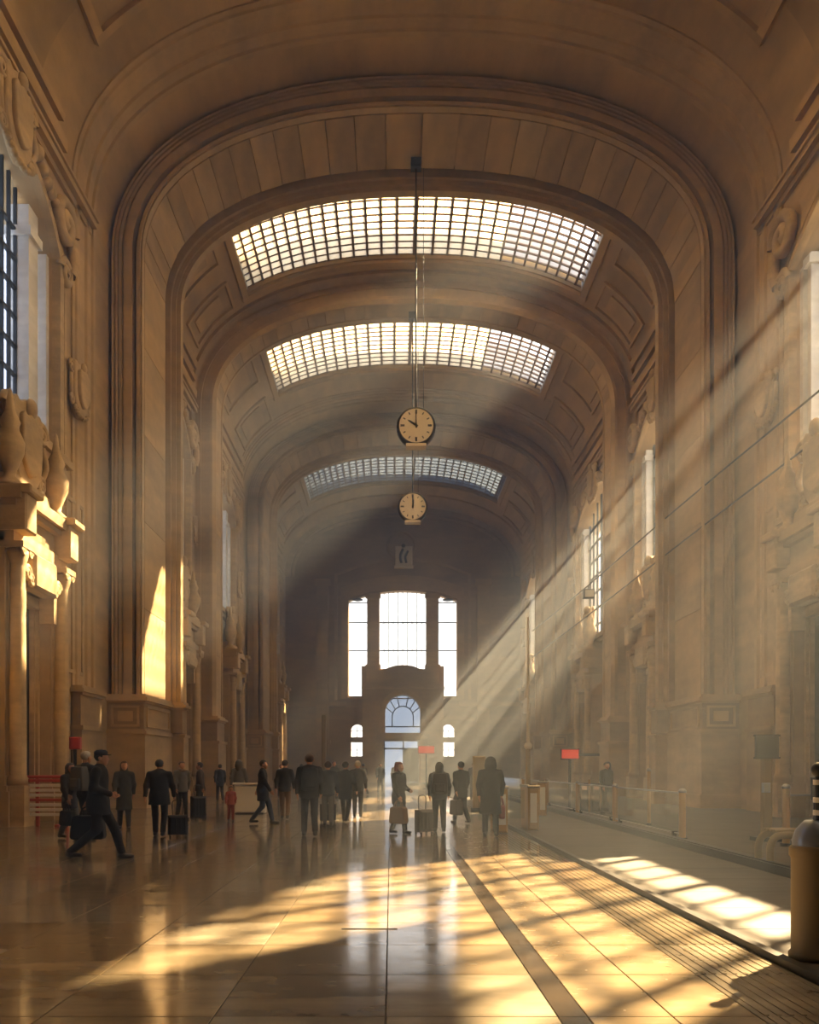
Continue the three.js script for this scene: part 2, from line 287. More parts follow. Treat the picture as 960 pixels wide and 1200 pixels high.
for (const s of [-1, 1]) {
  const wall = structure(s < 0 ? 'wall_left' : 'wall_right', s < 0 ? 'shaded stone side wall with windows above carved portals' : 'sunward stone side wall with windows and doorways');
  for (const [a, b, c, w0, w1] of SPANS) {
    const hw = s < 0 ? 3.1 : (w1 - w0) / 2, wc = s < 0 ? 0 : c - (w0 + w1) / 2;
    const L = (d) => (s < 0 ? d - c : c - d), l0 = Math.min(L(a), L(b)), l1 = Math.max(L(a), L(b));
    const sh = shapeOf([[l0, -0.4], [l1, -0.4], [l1, SPR + 0.6], [l0, SPR + 0.6]]);
    if (c > 0) sh.holes.push(pathOf(archOutline(hw, WIN.sill - (s > 0 ? 1.6 : 0), WIN.spring, WIN.rise, wc)));
    if (c > 0) sh.holes.push(pathOf([[-0.95, -0.1], [0.95, -0.1], [0.95, 6.0], [-0.95, 6.0]]));
    const piece = part('wall_bay', flat(slab(sh, -THK, 0)), MAT.stone, wall); piece.position.set(s * W, 0, -c); piece.rotation.y = wallTurn(s);
    if (c > 0) { // mouldings along the bay
      const e0 = Math.max(l0, -6.3), e1 = Math.min(l1, 6.3);
      const gs = [box2(e0, e1, SPR - 0.5, SPR - 0.3, 0, 0.12), box2(e0, e1, SPR - 0.3, SPR - 0.1, 0, 0.3), box2(e0, e1, SPR - 0.1, SPR, 0, 0.38)];
      const q = part('cornice', uvMetres(merge(gs)), MAT.stone, wall); q.position.copy(piece.position); q.rotation.y = piece.rotation.y;
    }
  }
}
{ // rear wall of the hall, behind the photographer
  const o = structure('wall_back', 'rear stone wall of the hall');
  stone('masonry', box2(-W - 1.3, W + 1.3, -0.4, 28, 10, 11), MAT.stone, o);
}

// tall side windows: marble mullions, iron bars and panes
function ringShape(o, i) { const s = shapeOf(o); s.holes.push(pathOf(i)); return s; }
function sideWindow(s, c, hw, n, label, panes) {
  const o = structure('window_' + n, label, [s * W, 0, -c], wallTurn(s)), { spring, rise } = WIN, sill = WIN.sill - (s > 0 ? 1.6 : 0), g = s < 0 ? MAT.glassL : MAT.glassR;
  const m0 = s < 0 ? 1.75 : hw - 0.62, m1 = s < 0 ? 2.4 : hw - 0.4, e = hw - 0.2;                 // inner and outer face of the marble pier, face of the jamb
  stone('surround', [slab(ringShape(archOutline(hw + 0.55, sill - 0.05, spring + 0.1, rise + 0.35), archOutline(hw, sill, spring, rise)), 0, 0.16), slab(ringShape(archOutline(hw + 0.3, sill - 0.05, spring, rise + 0.2), archOutline(hw, sill, spring, rise)), 0.16, 0.26), slab(ringShape(archOutline(hw + 0.95, sill - 0.05, spring + 0.25, rise + 0.55), archOutline(hw + 0.75, sill, spring + 0.2, rise + 0.4)), 0, 0.1)], MAT.carved, o);
  stone('sill', [box2(-hw - 0.7, hw + 0.7, sill - 0.35, sill - 0.12, 0, 0.4), box2(-hw - 0.6, hw + 0.6, sill - 0.12, sill, -1.2, 0.3), box2(-hw - 0.5, hw + 0.5, sill - 0.55, sill - 0.35, 0, 0.25)], MAT.carved, o);
  const top = (x) => { const R = (hw * hw + rise * rise) / (2 * rise); return spring + rise - R + Math.sqrt(Math.max(0, R * R - x * x)); };
  const span = (k, a, b, ...r) => box2(Math.min(k * a, k * b), Math.max(k * a, k * b), ...r);
  for (const k of [-1, 1]) {
    stone('mullion', [span(k, m0, m1, sill, top(m1) - 0.02, -0.75, -0.15), span(k, m0 - 0.1, m1 + 0.1, sill, sill + 0.35, -0.85, -0.05), span(k, m0 - 0.1, m1 + 0.1, spring - 0.15, spring + 0.12, -0.85, -0.05)], MAT.marble, o);
    stone('jamb', span(k, e, hw, sill, top(hw), -1.2, -0.1), MAT.marble, o);
  }
  const zg = -0.55, cols = s < 0 ? 8 : Math.round(m0 * 2 / 1.05), w = 2 * m0 / cols, rows = 7, h = (spring - sill) / rows, t = s < 0 ? 0.035 : 0.045, bars = [];
  for (let i = 0; i <= cols; i++) { const x = -m0 + i * w; const b = s > 0 && i % 3 === 0 ? 0.12 : t; bars.push(box2(x - b, x + b, sill, top(x), zg - 0.05, zg + 0.05)); }
  for (let j = 0; j <= rows; j++) { const y = sill + j * h; bars.push(box2(-m0, m0, y - t, y + t, zg - 0.06, zg + 0.06)); }
  part('glazing_bars', bars, MAT.iron, o);
  const arc = []; for (let k = 0; k <= 10; k++) { const x = m0 - 2 * m0 * k / 10; arc.push([x, top(x)]); }
  if (panes) {
    const q = new THREE.PlaneGeometry(w, h);
    for (let i = 0; i < cols; i++) for (let j = 0; j < rows; j++) { const p = part('pane', q, s > 0 && i >= cols * 0.5 && j >= 5 ? MAT.glassRoof : g, o); p.position.set(-m0 + (i + 0.5) * w, sill + (j + 0.5) * h, zg); }
    for (const k of [-1, 1]) part('upper_pane', new THREE.ShapeGeometry(shapeOf(k < 0 ? [[-m0, spring], [0, spring], ...arc.slice(5)] : [[0, spring], [m0, spring], ...arc.slice(0, 6)])).translate(0, 0, zg), s > 0 && k > 0 ? MAT.glassRoof : g, o);
  } else part('pane', new THREE.ShapeGeometry(shapeOf([[-m0, sill], [m0, sill], ...arc])).translate(0, 0, zg), g, o);
  for (const k of [-1, 1]) {
    const x0 = Math.min(k * m1, k * e), x1 = Math.max(k * m1, k * e);
    part('side_pane', new THREE.ShapeGeometry(shapeOf([[x0, sill], [x1, sill], [x1, top(x1)], [x0, top(x0)]])).translate(0, 0, zg), g, o);
    const b = []; for (let j = 1; j <= rows; j++) b.push(box2(x0, x1, sill + j * h - 0.03, sill + j * h + 0.03, zg - 0.04, zg + 0.04)); part('glazing_bars', b, MAT.iron, o);
  }
  return o;
}
let winNo = 0;
for (const [, , c, w0, w1] of SPANS.slice(1)) for (const s of [-1, 1]) sideWindow(s, s < 0 ? c : (w0 + w1) / 2, s < 0 ? 3.1 : (w1 - w0) / 2, ++winNo, `${s < 0 ? 'bluish' : 'sunlit'} tall arched window with marble mullions in the ${s < 0 ? 'shaded' : 'sunward'} wall`, c === 23.35);

// skylights: curved grid of panes in a plastered well
function skylight(d0, d1, n, cols, rows, label, panes, clear, glass) {
  const o = structure('window_' + n, label), t0 = ST, t1 = Math.PI - ST, r = -0.22;
  const T = (u) => t0 + (t1 - t0) * u, D = (v) => d0 + (d1 - d0) * v, rib = [], cross = [];
  for (let i = 0; i <= cols; i++) { const e = 0.0042; rib.push(vaultPatch(T(i / cols) - e, T(i / cols) + e, d0, d1, r + 0.07, r - 0.07, 1)); }
  for (let j = 0; j <= rows; j++) cross.push(vaultPatch(t0, t1, D(j / rows) - 0.03, D(j / rows) + 0.03, r + 0.04, r - 0.05));
  part('curved_bars', cross, MAT.roofMetal, o); part('straight_bars', rib, MAT.roofMetal, o);
  if (panes) for (let i = 0; i < cols; i++) {
    const strip = grid(1, 1, (u, v) => [arcX(T((i + u) / cols), r), arcY(T((i + u) / cols), r), -(d1 - d0) / rows * (v - 0.5)]);
    for (let j = 0; j < rows; j++) { const p = part('pane', strip, arcX(T((i + 0.5) / cols), r) > clear ? MAT.glassEnd : glass, o); p.position.z = -D((j + 0.5) / rows); }
  } else part('glazing', grid(40, 1, (u, v) => [arcX(T(u), r), arcY(T(u), r), -D(v)]), MAT.glassRoof, o);
  // the well above: four walls
  const xe = arcX(t0, 0), ye = arcY(t0, -0.5);
  const lip = (d) => { const pts = []; for (let k = 0; k <= 24; k++) pts.push([arcX(T(k / 24), -0.3), arcY(T(k / 24), -0.3)]); for (let k = 24; k >= 0; k--) pts.push([arcX(T(k / 24), -0.3), arcY(T(k / 24), -0.3) + 1.9]); return slab(shapeOf(pts), -d - 0.15, -d); };
  part('well_wall', flat(lip(d0 - 0.18)), MAT.plaster, o); part('well_wall', flat(lip(d1 + 0.02)), MAT.plaster, o);
  for (const k of [-1, 1]) stone('well_wall', box2(Math.min(k * -xe, k * -xe + k * 0.2), Math.max(k * -xe, k * -xe + k * 0.2), ye - 0.3, ye + (k > 0 ? 0.35 : 1.3), -d1 - 0.2, -d0 + 0.2), MAT.plaster, o);
}
SKY.forEach(([a, b], k) => skylight(a, b, ++winNo, [28, 28, 28, 26, 30][k], [10, 10, 10, 11, 10][k], ['skylight over the photographer', 'skylight just above the picture', 'nearest curved skylight of small panes in the vault', 'second curved skylight behind the slim rib', 'farthest skylight, a thin dim strip above the end wall'][k], k > 1, [99, 99, 4.6, 4.4, 99][k], k === 4 ? MAT.glassSmoked : MAT.glassRoof));

// ---------------------------------------------------------------- end wall
{
  const DE = 85, o = structure('wall_far', 'far end wall with a three-part window and a portal', [0, 0, -DE]);
  const outline = [[-W, -0.4], [W, -0.4]]; for (let k = 40; k >= 0; k--) outline.push([arcX(Math.PI * k / 40, -0.2), arcY(Math.PI * k / 40, -0.2)]);
  const sh = shapeOf(outline);
  const topOf = (x) => 19.1 - x * x * 0.033;
  const light = (x0, x1, y0, f) => { const p = [[x0, y0], [x1, y0]]; for (let k = 0; k <= 6; k++) { const x = x1 + (x0 - x1) * k / 6; p.push([x, f ? f(x) : topOf(x)]); } return p; };
  const sideL = (k) => { const a = 3.55 * k, b = 5.4 * k, m = 4.9 * k; return k < 0 ? [[b, 8.6], [b + 1.3, 8.6], [b + 1.3, 11.6], [a, 11.6], [a, topOf(a)], [b, topOf(b)]] : [[b, 8.6], [b, topOf(b)], [a, topOf(a)], [a, 11.6], [b - 1.3, 11.6], [b - 1.3, 8.6]]; };
  const centre = light(-2.35, 2.35, 11.3);
  sh.holes.push(pathOf(centre), pathOf(sideL(-1)), pathOf(sideL(1)));
  const lunette = archOutline(1.75, 4.9, 7.0, 1.7, 0), small = [];
  sh.holes.push(pathOf(lunette));
  for (const k of [-1, 1]) { small.push(archOutline(0.62, 4.5, 5.3, 0.5, k * 4.55, 6), [[k * 4.55 - 0.62, 2.6], [k * 4.55 + 0.62, 2.6], [k * 4.55 + 0.62, 4.0], [k * 4.55 - 0.62, 4.0]]); }
  const door = [[-1.9, -0.1], [1.6, -0.1], [1.6, 4.1], [-1.9, 4.1]];
  small.forEach((p) => sh.holes.push(pathOf(p))); sh.holes.push(pathOf(door));
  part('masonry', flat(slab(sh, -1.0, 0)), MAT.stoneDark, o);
  stone('archivolt', [slab(ringShape(light(-6.1, 6.1, 8.3, (x) => 20.6 - x * x * 0.033), light(-5.45, 5.45, 8.4, (x) => 19.3 - x * x * 0.033)), 0, 0.22), slab(ringShape(light(-6.8, 6.8, 8.2, (x) => 22.4 - x * x * 0.036), light(-6.5, 6.5, 8.2, (x) => 22.1 - x * x * 0.036)), 0, 0.14)], MAT.stone, o);
  const ledge = []; for (const [r0, r1, z] of [[0.0, 0.5, 0.35], [0.7, 0.9, 0.2]]) ledge.push(vaultPatch(0, Math.PI, -z, 0.05, r1, r0)); part('arch_moulding', ledge, MAT.stone, o);
  for (const k of [-1, 1]) stone('pilaster', [box2(Math.min(k * 7.4, k * 8.6), Math.max(k * 7.4, k * 8.6), 0, 20, 0, 0.3), box2(Math.min(k * 7.2, k * 8.8), Math.max(k * 7.2, k * 8.8), 3.8, 4.2, 0, 0.42), box2(Math.min(k * 7.2, k * 8.8), Math.max(k * 7.2, k * 8.8), 19.6, 20.2, 0, 0.45)], MAT.stone, o);
  stone('string_course', [box2(-W, -5.6, 7.6, 8.0, 0, 0.3), box2(5.6, W, 7.6, 8.0, 0, 0.3)], MAT.stone, o);
  // glazing of the great window
  const we = structure('window_' + (++winNo), 'great three-part window glowing white in the far end wall', [0, 0, -DE - 0.5]);
  const nC_ = 10, wC = 4.7 / nC_, ys = [11.3, 13.2, 16.0];
  const bars = []; for (let i = 0; i <= nC_; i++) { const x = -2.35 + i * wC; bars.push(box2(x - 0.03, x + 0.03, 11.3, topOf(x), -0.04, 0.04)); } bars.push(box2(-2.35, 2.35, 13.14, 13.26, -0.07, 0.07), box2(-2.35, 2.35, 15.94, 16.06, -0.07, 0.07));
  part('glazing_bars', bars, MAT.bronze, we);
  for (let i = 0; i < nC_; i++) for (let j = 0; j < 3; j++) { const x0 = -2.35 + i * wC, x1 = x0 + wC, y0 = ys[j]; part('pane', new THREE.ShapeGeometry(shapeOf([[x0, y0], [x1, y0], [x1, j < 2 ? ys[j + 1] : topOf(x1)], [x0, j < 2 ? ys[j + 1] : topOf(x0)]])), MAT.glassEnd, we); }
  for (const k of [-1, 1]) {
    part('side_light', new THREE.ShapeGeometry(shapeOf(sideL(k))), MAT.glassEnd, we);
    const x0 = Math.min(3.55 * k, 5.4 * k), x1 = Math.max(3.55 * k, 5.4 * k);
    part('transom', [13.2, 16.0, 18.0].map((y) => box2(x0, x1, y - 0.05, y + 0.05, -0.06, 0.06)), MAT.bronze, we);
    part('hanging_lamp', lathe([[0.0, 0], [0.5, 0.12], [0.55, 0.2], [0.12, 0.34], [0.06, 0.6], [0.0, 0.6]]).translate(4.5 * k, 18.05, 0.3), MAT.iron, we);
  }
  for (const k of [-1, 1]) stone('window_pier', [box2(Math.min(2.35 * k, 3.55 * k), Math.max(2.35 * k, 3.55 * k), 10.5, 18.6, 0, 0.35), box2(Math.min(2.2 * k, 3.7 * k), Math.max(2.2 * k, 3.7 * k), 18.3, 18.75, 0, 0.5), box2(Math.min(2.2 * k, 3.7 * k), Math.max(2.2 * k, 3.7 * k), 11.2, 11.7, 0, 0.5)], MAT.carved, o);
  // portal block under the window
  const pb = [[-4.0, -0.1], [4.0, -0.1], [4.0, 9.4], [3.6, 9.9], [3.6, 11.2], [2.5, 11.2]]; for (let k = 0; k <= 8; k++) { const x = 2.3 - 4.6 * k / 8; pb.push([x, 10.9 + 0.7 * (1 - (x / 2.3) ** 2)]); } pb.push([-2.5, 11.2], [-3.6, 11.2], [-3.6, 9.9], [-4.0, 9.4]);
  const ps = shapeOf(pb); ps.holes.push(pathOf(lunette), pathOf(door));
  stone('portal_block', slab(ps, 0, 0.9), MAT.stone, o);
  stone('portal_moulding', [slab(ringShape(archOutline(2.3, 4.7, 7.0, 2.15), lunette), 0.9, 1.1), box2(-4.1, 4.1, 9.2, 9.45, 0, 1.1), box2(-2.6, 2.6, 4.25, 4.75, 0.0, 1.15), box2(-2.7, -2.0, 0, 4.3, 0.9, 1.15), box2(1.7, 2.4, 0, 4.3, 0.9, 1.15)], MAT.carved, o);
  const dw = structure('window_' + (++winNo), 'arched lunette window over the door in the far wall', [0, 0, -DE - 0.3]);
  part('pane', new THREE.ShapeGeometry(shapeOf(lunette)), MAT.glassDim, dw);
  const lb = [box2(-1.75, 1.75, 5.5, 5.62, -0.05, 0.05), slab(ringShape(archOutline(1.1, 5.6, 6.6, 1.05), archOutline(1.0, 5.6, 6.6, 0.95)), -0.05, 0.05)]; for (const a of [0.35, 0.8, 1.25, 1.9, 2.35, 2.8]) lb.push(bar([Math.cos(a) * 1.05, 6.6 + Math.sin(a) * 1.0, 0], [Math.cos(a) * 1.8, 6.9 + Math.sin(a) * 1.8, 0], 0.05)); part('glazing_bars', lb, MAT.iron, dw);
  const dd = structure('door_' + 1, 'bright glazed entrance door in the far wall', [0, 0, -DE - 0.4]);
  part('glass', new THREE.PlaneGeometry(3.5, 4.1).translate(-0.15, 2.05, 0), MAT.glassDim, dd);
  part('frame', [box2(-1.9, 1.6, 3.3, 3.45, -0.06, 0.06), box2(-1.9, -1.78, 0, 4.1, -0.06, 0.06), box2(1.48, 1.6, 0, 4.1, -0.06, 0.06), box2(0.0, 0.14, 0, 4.1, -0.06, 0.06), box2(0.7, 0.78, 0, 3.3, -0.06, 0.06)], MAT.bronze, dd);
  part('closed_leaf', box2(0.14, 1.48, 0.02, 3.3, -0.16, -0.1), MAT.bronze, dd);
  small.forEach((p, i) => { const q = structure('window_' + (++winNo), `small ${i % 2 ? 'square' : 'arched'} lit window ${i < 2 ? 'before' : 'past'} the far door`, [0, 0, -DE - 0.4]); part('pane', new THREE.ShapeGeometry(shapeOf(p)), MAT.glassEnd, q); const b = p[0][0], e = p[1][0], y = p[0][1]; part('glazing_bars', [box2((b + e) / 2 - 0.03, (b + e) / 2 + 0.03, y, y + 1.2, -0.03, 0.03), box2(b, e, y + 0.6, y + 0.66, -0.03, 0.03)], MAT.iron, q); });
}

// ---------------------------------------------------------------- floor
{
  const o = structure('floor', 'polished stone floor of large slabs with dark inlay');
  part('bed', box2(-W - 1.4, W + 1.4, -0.5, -0.02, -86, 11), MAT.floorBase, o);
  const cells = [], cols = [[-11.2, -10.1], [2.24, 2.98]];
  for (let x = 1.02, k = 0; k < 11; k++, x -= 1.05) cols.push([x - 1.05, x]);
  cols.push([1.2, 1.72], [1.72, 2.24]);
  const rowL = 1.05;
  for (const [a, b] of cols) for (let d = 1.0; d < 85; d += rowL) {
    const x = (a + b) / 2, m = d + rowL / 2, px = 458 + 1000 * x / m;
    cells.push({ x, w: b - a, m, seen: m > 4.6 && px > -120 && px < 1100, tact: a === 2.24 });
  }
  cells.sort((p, q) => (q.seen - p.seen) || p.m - q.m);
  const rest = { 0: [], 1: [], 2: [], 3: [] }, geos = new Map();
  let count = 0;
  for (const c of cells) {
    const k = Math.floor(rnd() * 4), key = c.w.toFixed(2) + c.tact;
    if (!geos.has(key)) {
      const list = [bev(c.w - 0.008, rowL - 0.008, 0.03, 0, 0, 0, 0.003).rotateX(-Math.PI / 2).translate(0, -0.015, 0)];
      if (c.tact) for (let i = 0; i < 9; i++) list.push(box(0.028, 0.006, rowL - 0.03, -c.w / 2 + 0.06 + i * 0.0775, 0.003, 0));
      geos.set(key, uvMetres(merge(list)));
    }
    if (c.seen && count < 300) {
      count++;
      const p = part(c.tact ? 'ribbed_slab' : 'slab', geos.get(key), c.w < 0.6 ? MAT.floorLight : MAT.floor[k], o);
      p.position.set(WX(c.x), 0, -c.m); p.rotation.set(ran(-1, 1) * 0.001, rnd() < 0.5 ? 0 : Math.PI, ran(-1, 1) * 0.001);
    } else rest[k].push(geos.get(key).clone().translate(WX(c.x), 0, -c.m));
  }
  for (const k of [0, 1, 2, 3]) part('slab_field', rest[k], MAT.floor[k], o, { kind: 'stuff' });
  for (let d = 1; d < 85; d += 2.1) stone('inlay_strip', box2(WX(1.024), WX(1.196), -0.02, 0.0005, -d - 2.09, -d), MAT.floorDark, o);
  const r2 = []; for (let x = 5.8; x < 12.8; x += 1.4) for (let d = 1; d < 85; d += 1.4) r2.push(bev(1.392, 1.392, 0.03, 0, 0, 0, 0.003).rotateX(-Math.PI / 2).translate(WX(x + 0.7), -0.016, -d - 0.7));
  part('platform_slabs', uvMetres(merge(r2)), MAT.walk, o, { kind: 'stuff' });
  // the sunken-looking walkway between two metal edges
  for (let d = 2; d < 62; d += 1.2) stone('walkway_slab', bev(2.36, 1.192, 0.03, 0, 0, 0, 0.003).rotateX(-Math.PI / 2).translate(WX(4.27), -0.012, -d - 0.6), MAT.walk, o);
  stone('walkway_edge', [box2(WX(2.99), WX(3.09), -0.02, 0.05, -62, -1), box2(WX(2.985), WX(2.995), -0.02, 0.06, -62, -1)], MAT.darkMetal, o);
  stone('walkway_kerb', [box2(WX(5.46), WX(5.74), -0.02, 0.13, -62, -1), box2(WX(5.5), WX(5.6), 0.13, 0.15, -62, -1)], MAT.darkMetal, o);
  stone('joint_strip', box2(WX(-0.46), WX(0.06), -0.001, 0.004, -8.03, -7.99), MAT.darkMetal, o);
}
{ // ground outside the doorways on the sunward side
  const o = structure('ground', 'paved platform ground outside the doorways');
  stone('paving', box2(W + 1.4, 42, -0.5, -0.03, -95, 20), MAT.walk, o);
}

// ---------------------------------------------------------------- carved portals under the side windows
const shieldShape = (w, h) => { const sh = new THREE.Shape(); sh.moveTo(0, -h * 0.5); sh.bezierCurveTo(w * 0.35, -h * 0.42, w * 0.55, -h * 0.2, w * 0.5, h * 0.1); sh.bezierCurveTo(w * 0.46, h * 0.3, w * 0.62, h * 0.42, w * 0.42, h * 0.5); sh.bezierCurveTo(w * 0.2, h * 0.42, w * 0.12, h * 0.56, 0, h * 0.56); sh.bezierCurveTo(-w * 0.12, h * 0.56, -w * 0.2, h * 0.42, -w * 0.42, h * 0.5); sh.bezierCurveTo(-w * 0.62, h * 0.42, -w * 0.46, h * 0.3, -w * 0.5, h * 0.1); sh.bezierCurveTo(-w * 0.55, -h * 0.2, -w * 0.35, -h * 0.42, 0, -h * 0.5); return sh; };
const relief = (sh, z, dep, b) => new THREE.ExtrudeGeometry(sh, { depth: dep, bevelThickness: b, bevelSize: b, bevelSegments: 3, curveSegments: 8 }).translate(0, 0, z + b);
const volute = (x, y, z, r, k, t) => { const p = []; for (let i = 0; i <= 26; i++) { const a = i / 26 * Math.PI * 3.4, q = r * (1 - i / 30); p.push([x + k * q * Math.cos(a), y + q * Math.sin(a), z]); } return tube(p, t, 40, 6); };
function cartouche(w, h, z, y) { // shield between scrolls, with a boss and a garland
  const g = [relief(shieldShape(w, h), z, 0.12, 0.07).translate(0, y, 0), relief(shieldShape(w * 0.66, h * 0.66), z + 0.22, 0.05, 0.06).translate(0, y + h * 0.02, 0), new THREE.SphereGeometry(w * 0.13, 14, 10).scale(1, 1.3, 0.8).translate(0, y + h * 0.48, z + 0.3)];
  for (const k of [-1, 1]) g.push(volute(k * w * 0.62, y + h * 0.34, z + 0.16, w * 0.2, k, w * 0.055), volute(k * w * 0.6, y - h * 0.3, z + 0.16, w * 0.16, k, w * 0.05), tube([[k * w * 0.66, y + h * 0.2, z + 0.15], [k * w * 0.74, y - h * 0.05, z + 0.2], [k * w * 0.62, y - h * 0.22, z + 0.15]], w * 0.06, 12, 6));
  for (let i = 0; i < 7; i++) { const a = Math.PI * (0.12 + 0.76 * i / 6); g.push(new THREE.SphereGeometry(w * 0.075, 8, 6).translate(-Math.cos(a) * w * 0.5, y - h * 0.36 - Math.sin(a) * h * 0.14, z + 0.2)); }
  return g;
}
let doorNo = 1;
function portal(s, c, label) {
  const o = structure('door_' + (++doorNo), label, [s * W, 0, -c], wallTurn(s)), k2 = [-1, 1], span = (k, a, b, ...r) => box2(Math.min(k * a, k * b), Math.max(k * a, k * b), ...r);
  for (const k of k2) {
    stone('pilaster', [span(k, 1.15, 1.75, 0, 7.5, 0, 0.72), span(k, 1.05, 1.85, 0, 0.9, 0, 0.86), span(k, 1.08, 1.82, 0.9, 1.05, 0, 0.8), span(k, 1.25, 1.65, 1.3, 7.0, 0.72, 0.78)], MAT.stone, o);
    stone('column', [lathe([[0.0, 0.0], [0.27, 0.0], [0.27, 0.18], [0.22, 0.28], [0.215, 2.2], [0.185, 5.6], [0.2, 5.66], [0.27, 5.9], [0.27, 6.05], [0, 6.05]], 18).translate(k * 1.45, 1.05, 0.92), span(k, 1.15, 1.75, 0, 1.05, 0.7, 1.22)], MAT.carved, o);
    stone('capital', [span(k, 1.1, 1.8, 7.1, 7.25, 0, 1.22), volute(k * 1.24, 7.02, 1.16, 0.13, -k, 0.05), volute(k * 1.66, 7.02, 1.16, 0.13, k, 0.05)], MAT.carved, o);
    stone('end_block', [bev(0.66, 0.95, 1.3, k * 1.48, 8.0, 0.65, 0.04), bev(0.84, 0.2, 1.46, k * 1.48, 8.56, 0.73, 0.04)], MAT.carved, o);
    stone('urn', lathe([[0, 0], [0.3, 0], [0.3, 0.15], [0.14, 0.3], [0.16, 0.45], [0.34, 0.9], [0.36, 1.2], [0.2, 1.55], [0.26, 1.7], [0.12, 2.0], [0.05, 2.5], [0, 2.6]], 16).translate(k * 1.5, 8.66, 0.75), MAT.carved, o);
    stone('console', [volute(k * 1.0, 6.6, 0.98, 0.2, k, 0.08), span(k, 0.92, 1.12, 5.6, 7.2, 0.5, 0.92)], MAT.carved, o);
  }
  stone('door_frame', [span(-1, 0.95, 1.18, 0, 6.2, 0, 0.34), span(1, 0.95, 1.18, 0, 6.2, 0, 0.34), box2(-1.3, 1.3, 6.0, 6.3, 0, 0.5), span(-1, 1.03, 1.15, 0, 6.0, 0.34, 0.42), span(1, 1.03, 1.15, 0, 6.0, 0.34, 0.42)], MAT.carved, o);
  stone('entablature', [box2(-1.75, 1.75, 7.25, 7.6, 0, 0.95), box2(-1.7, 1.7, 7.6, 8.15, 0, 0.85), box2(-1.85, 1.85, 8.15, 8.3, 0, 1.05), box2(-1.95, 1.95, 8.3, 8.6, 0, 1.2), box2(-1.2, 1.2, 8.6, 9.2, 0, 0.7)], MAT.stone, o);
  stone('overdoor_panel', [bev(1.5, 0.95, 0.5, 0, 6.75, 0.85, 0.08), volute(-0.82, 6.45, 1.0, 0.17, -1, 0.06), volute(0.82, 6.45, 1.0, 0.17, 1, 0.06)], MAT.carved, o);
  stone('cartouche', cartouche(1.7, 2.3, 0.35, 10.2), MAT.carved, o);
  const leaf = part('door_leaf', [box2(-0.95, 0.95, 0, 6.0, 0.12, 0.2)], MAT.bronze, o);
  part('leaf_panel', [-1, 1].flatMap((k) => [0.25, 1.9, 3.6].map((y) => bev(0.7, y > 3 ? 2.1 : 1.4, 0.06, k * 0.47, y + (y > 3 ? 1.1 : 0.75), 0.21, 0.015))), MAT.darkMetal, leaf);
}
for (const [, , c] of SPANS.slice(2)) for (const s of [-1, 1]) portal(s, s > 0 && c === 23.35 ? 24.6 : c, `carved stone portal with tall dark door in the ${s < 0 ? 'shaded' : 'sunward'} wall, ${c === 23.35 ? 'nearest' : c < 45 ? 'past the near pier' : c < 60 ? 'past the slim rib' : 'by the end wall'}`);
{ // carved keystones and trophies over the windows
  for (const s of [-1, 1]) {
    const o = structure('trim_' + (s < 0 ? 1 : 2), `carved scrolls and shields over the windows of the ${s < 0 ? 'shaded' : 'sunward'} wall`);
    for (const [, , c, w0, w1] of SPANS.slice(2)) {
      const wc = s < 0 ? c : (w0 + w1) / 2, hw = s < 0 ? 3.1 : (w1 - w0) / 2;
      const add = (name, g) => { const m = stone(name, g, MAT.carved, o); m.position.set(s * W, 0, -wc); m.rotation.y = wallTurn(s); };
      add('keystone', cartouche(1.5, 2.2, 0.12, 19.2));
      for (const k of [-1, 1]) {
        add('scroll', [volute(k * (hw + 0.4), 18.6, 0.25, 0.75, k, 0.2), volute(k * (hw + 0.5), 17.1, 0.22, 0.42, -k, 0.14), tube([[k * (hw + 0.95), 18.4, 0.25], [k * (hw + 1.0), 17.7, 0.3], [k * (hw + 0.8), 17.2, 0.25]], 0.2, 14, 7)]);
        add('garland', [0, 1, 2, 3, 4, 5].map((i) => new THREE.SphereGeometry(0.24 - 0.02 * i, 8, 6).translate(k * (1.4 + i * 0.36), 19.35 - 0.16 * i - 0.1 * Math.sin(i * 1.1), 0.22)));
        add('trophy', cartouche(1.1, 1.6, 0.05, 13.9).map((g) => g.translate(k * (hw + 1.75), 0, 0)));
        add('wall_panel', [box2(k * (hw + 1.75) - 0.75, k * (hw + 1.75) + 0.75, 4.6, 4.72, 0, 0.08), box2(k * (hw + 1.75) - 0.75, k * (hw + 1.75) + 0.75, 10.2, 10.32, 0, 0.08), box2(k * (hw + 1.75) - 0.75, k * (hw + 1.75) - 0.63, 4.72, 10.2, 0, 0.08), box2(k * (hw + 1.75) + 0.63, k * (hw + 1.75) + 0.75, 4.72, 10.2, 0, 0.08)]);
      }
    }
  }
}

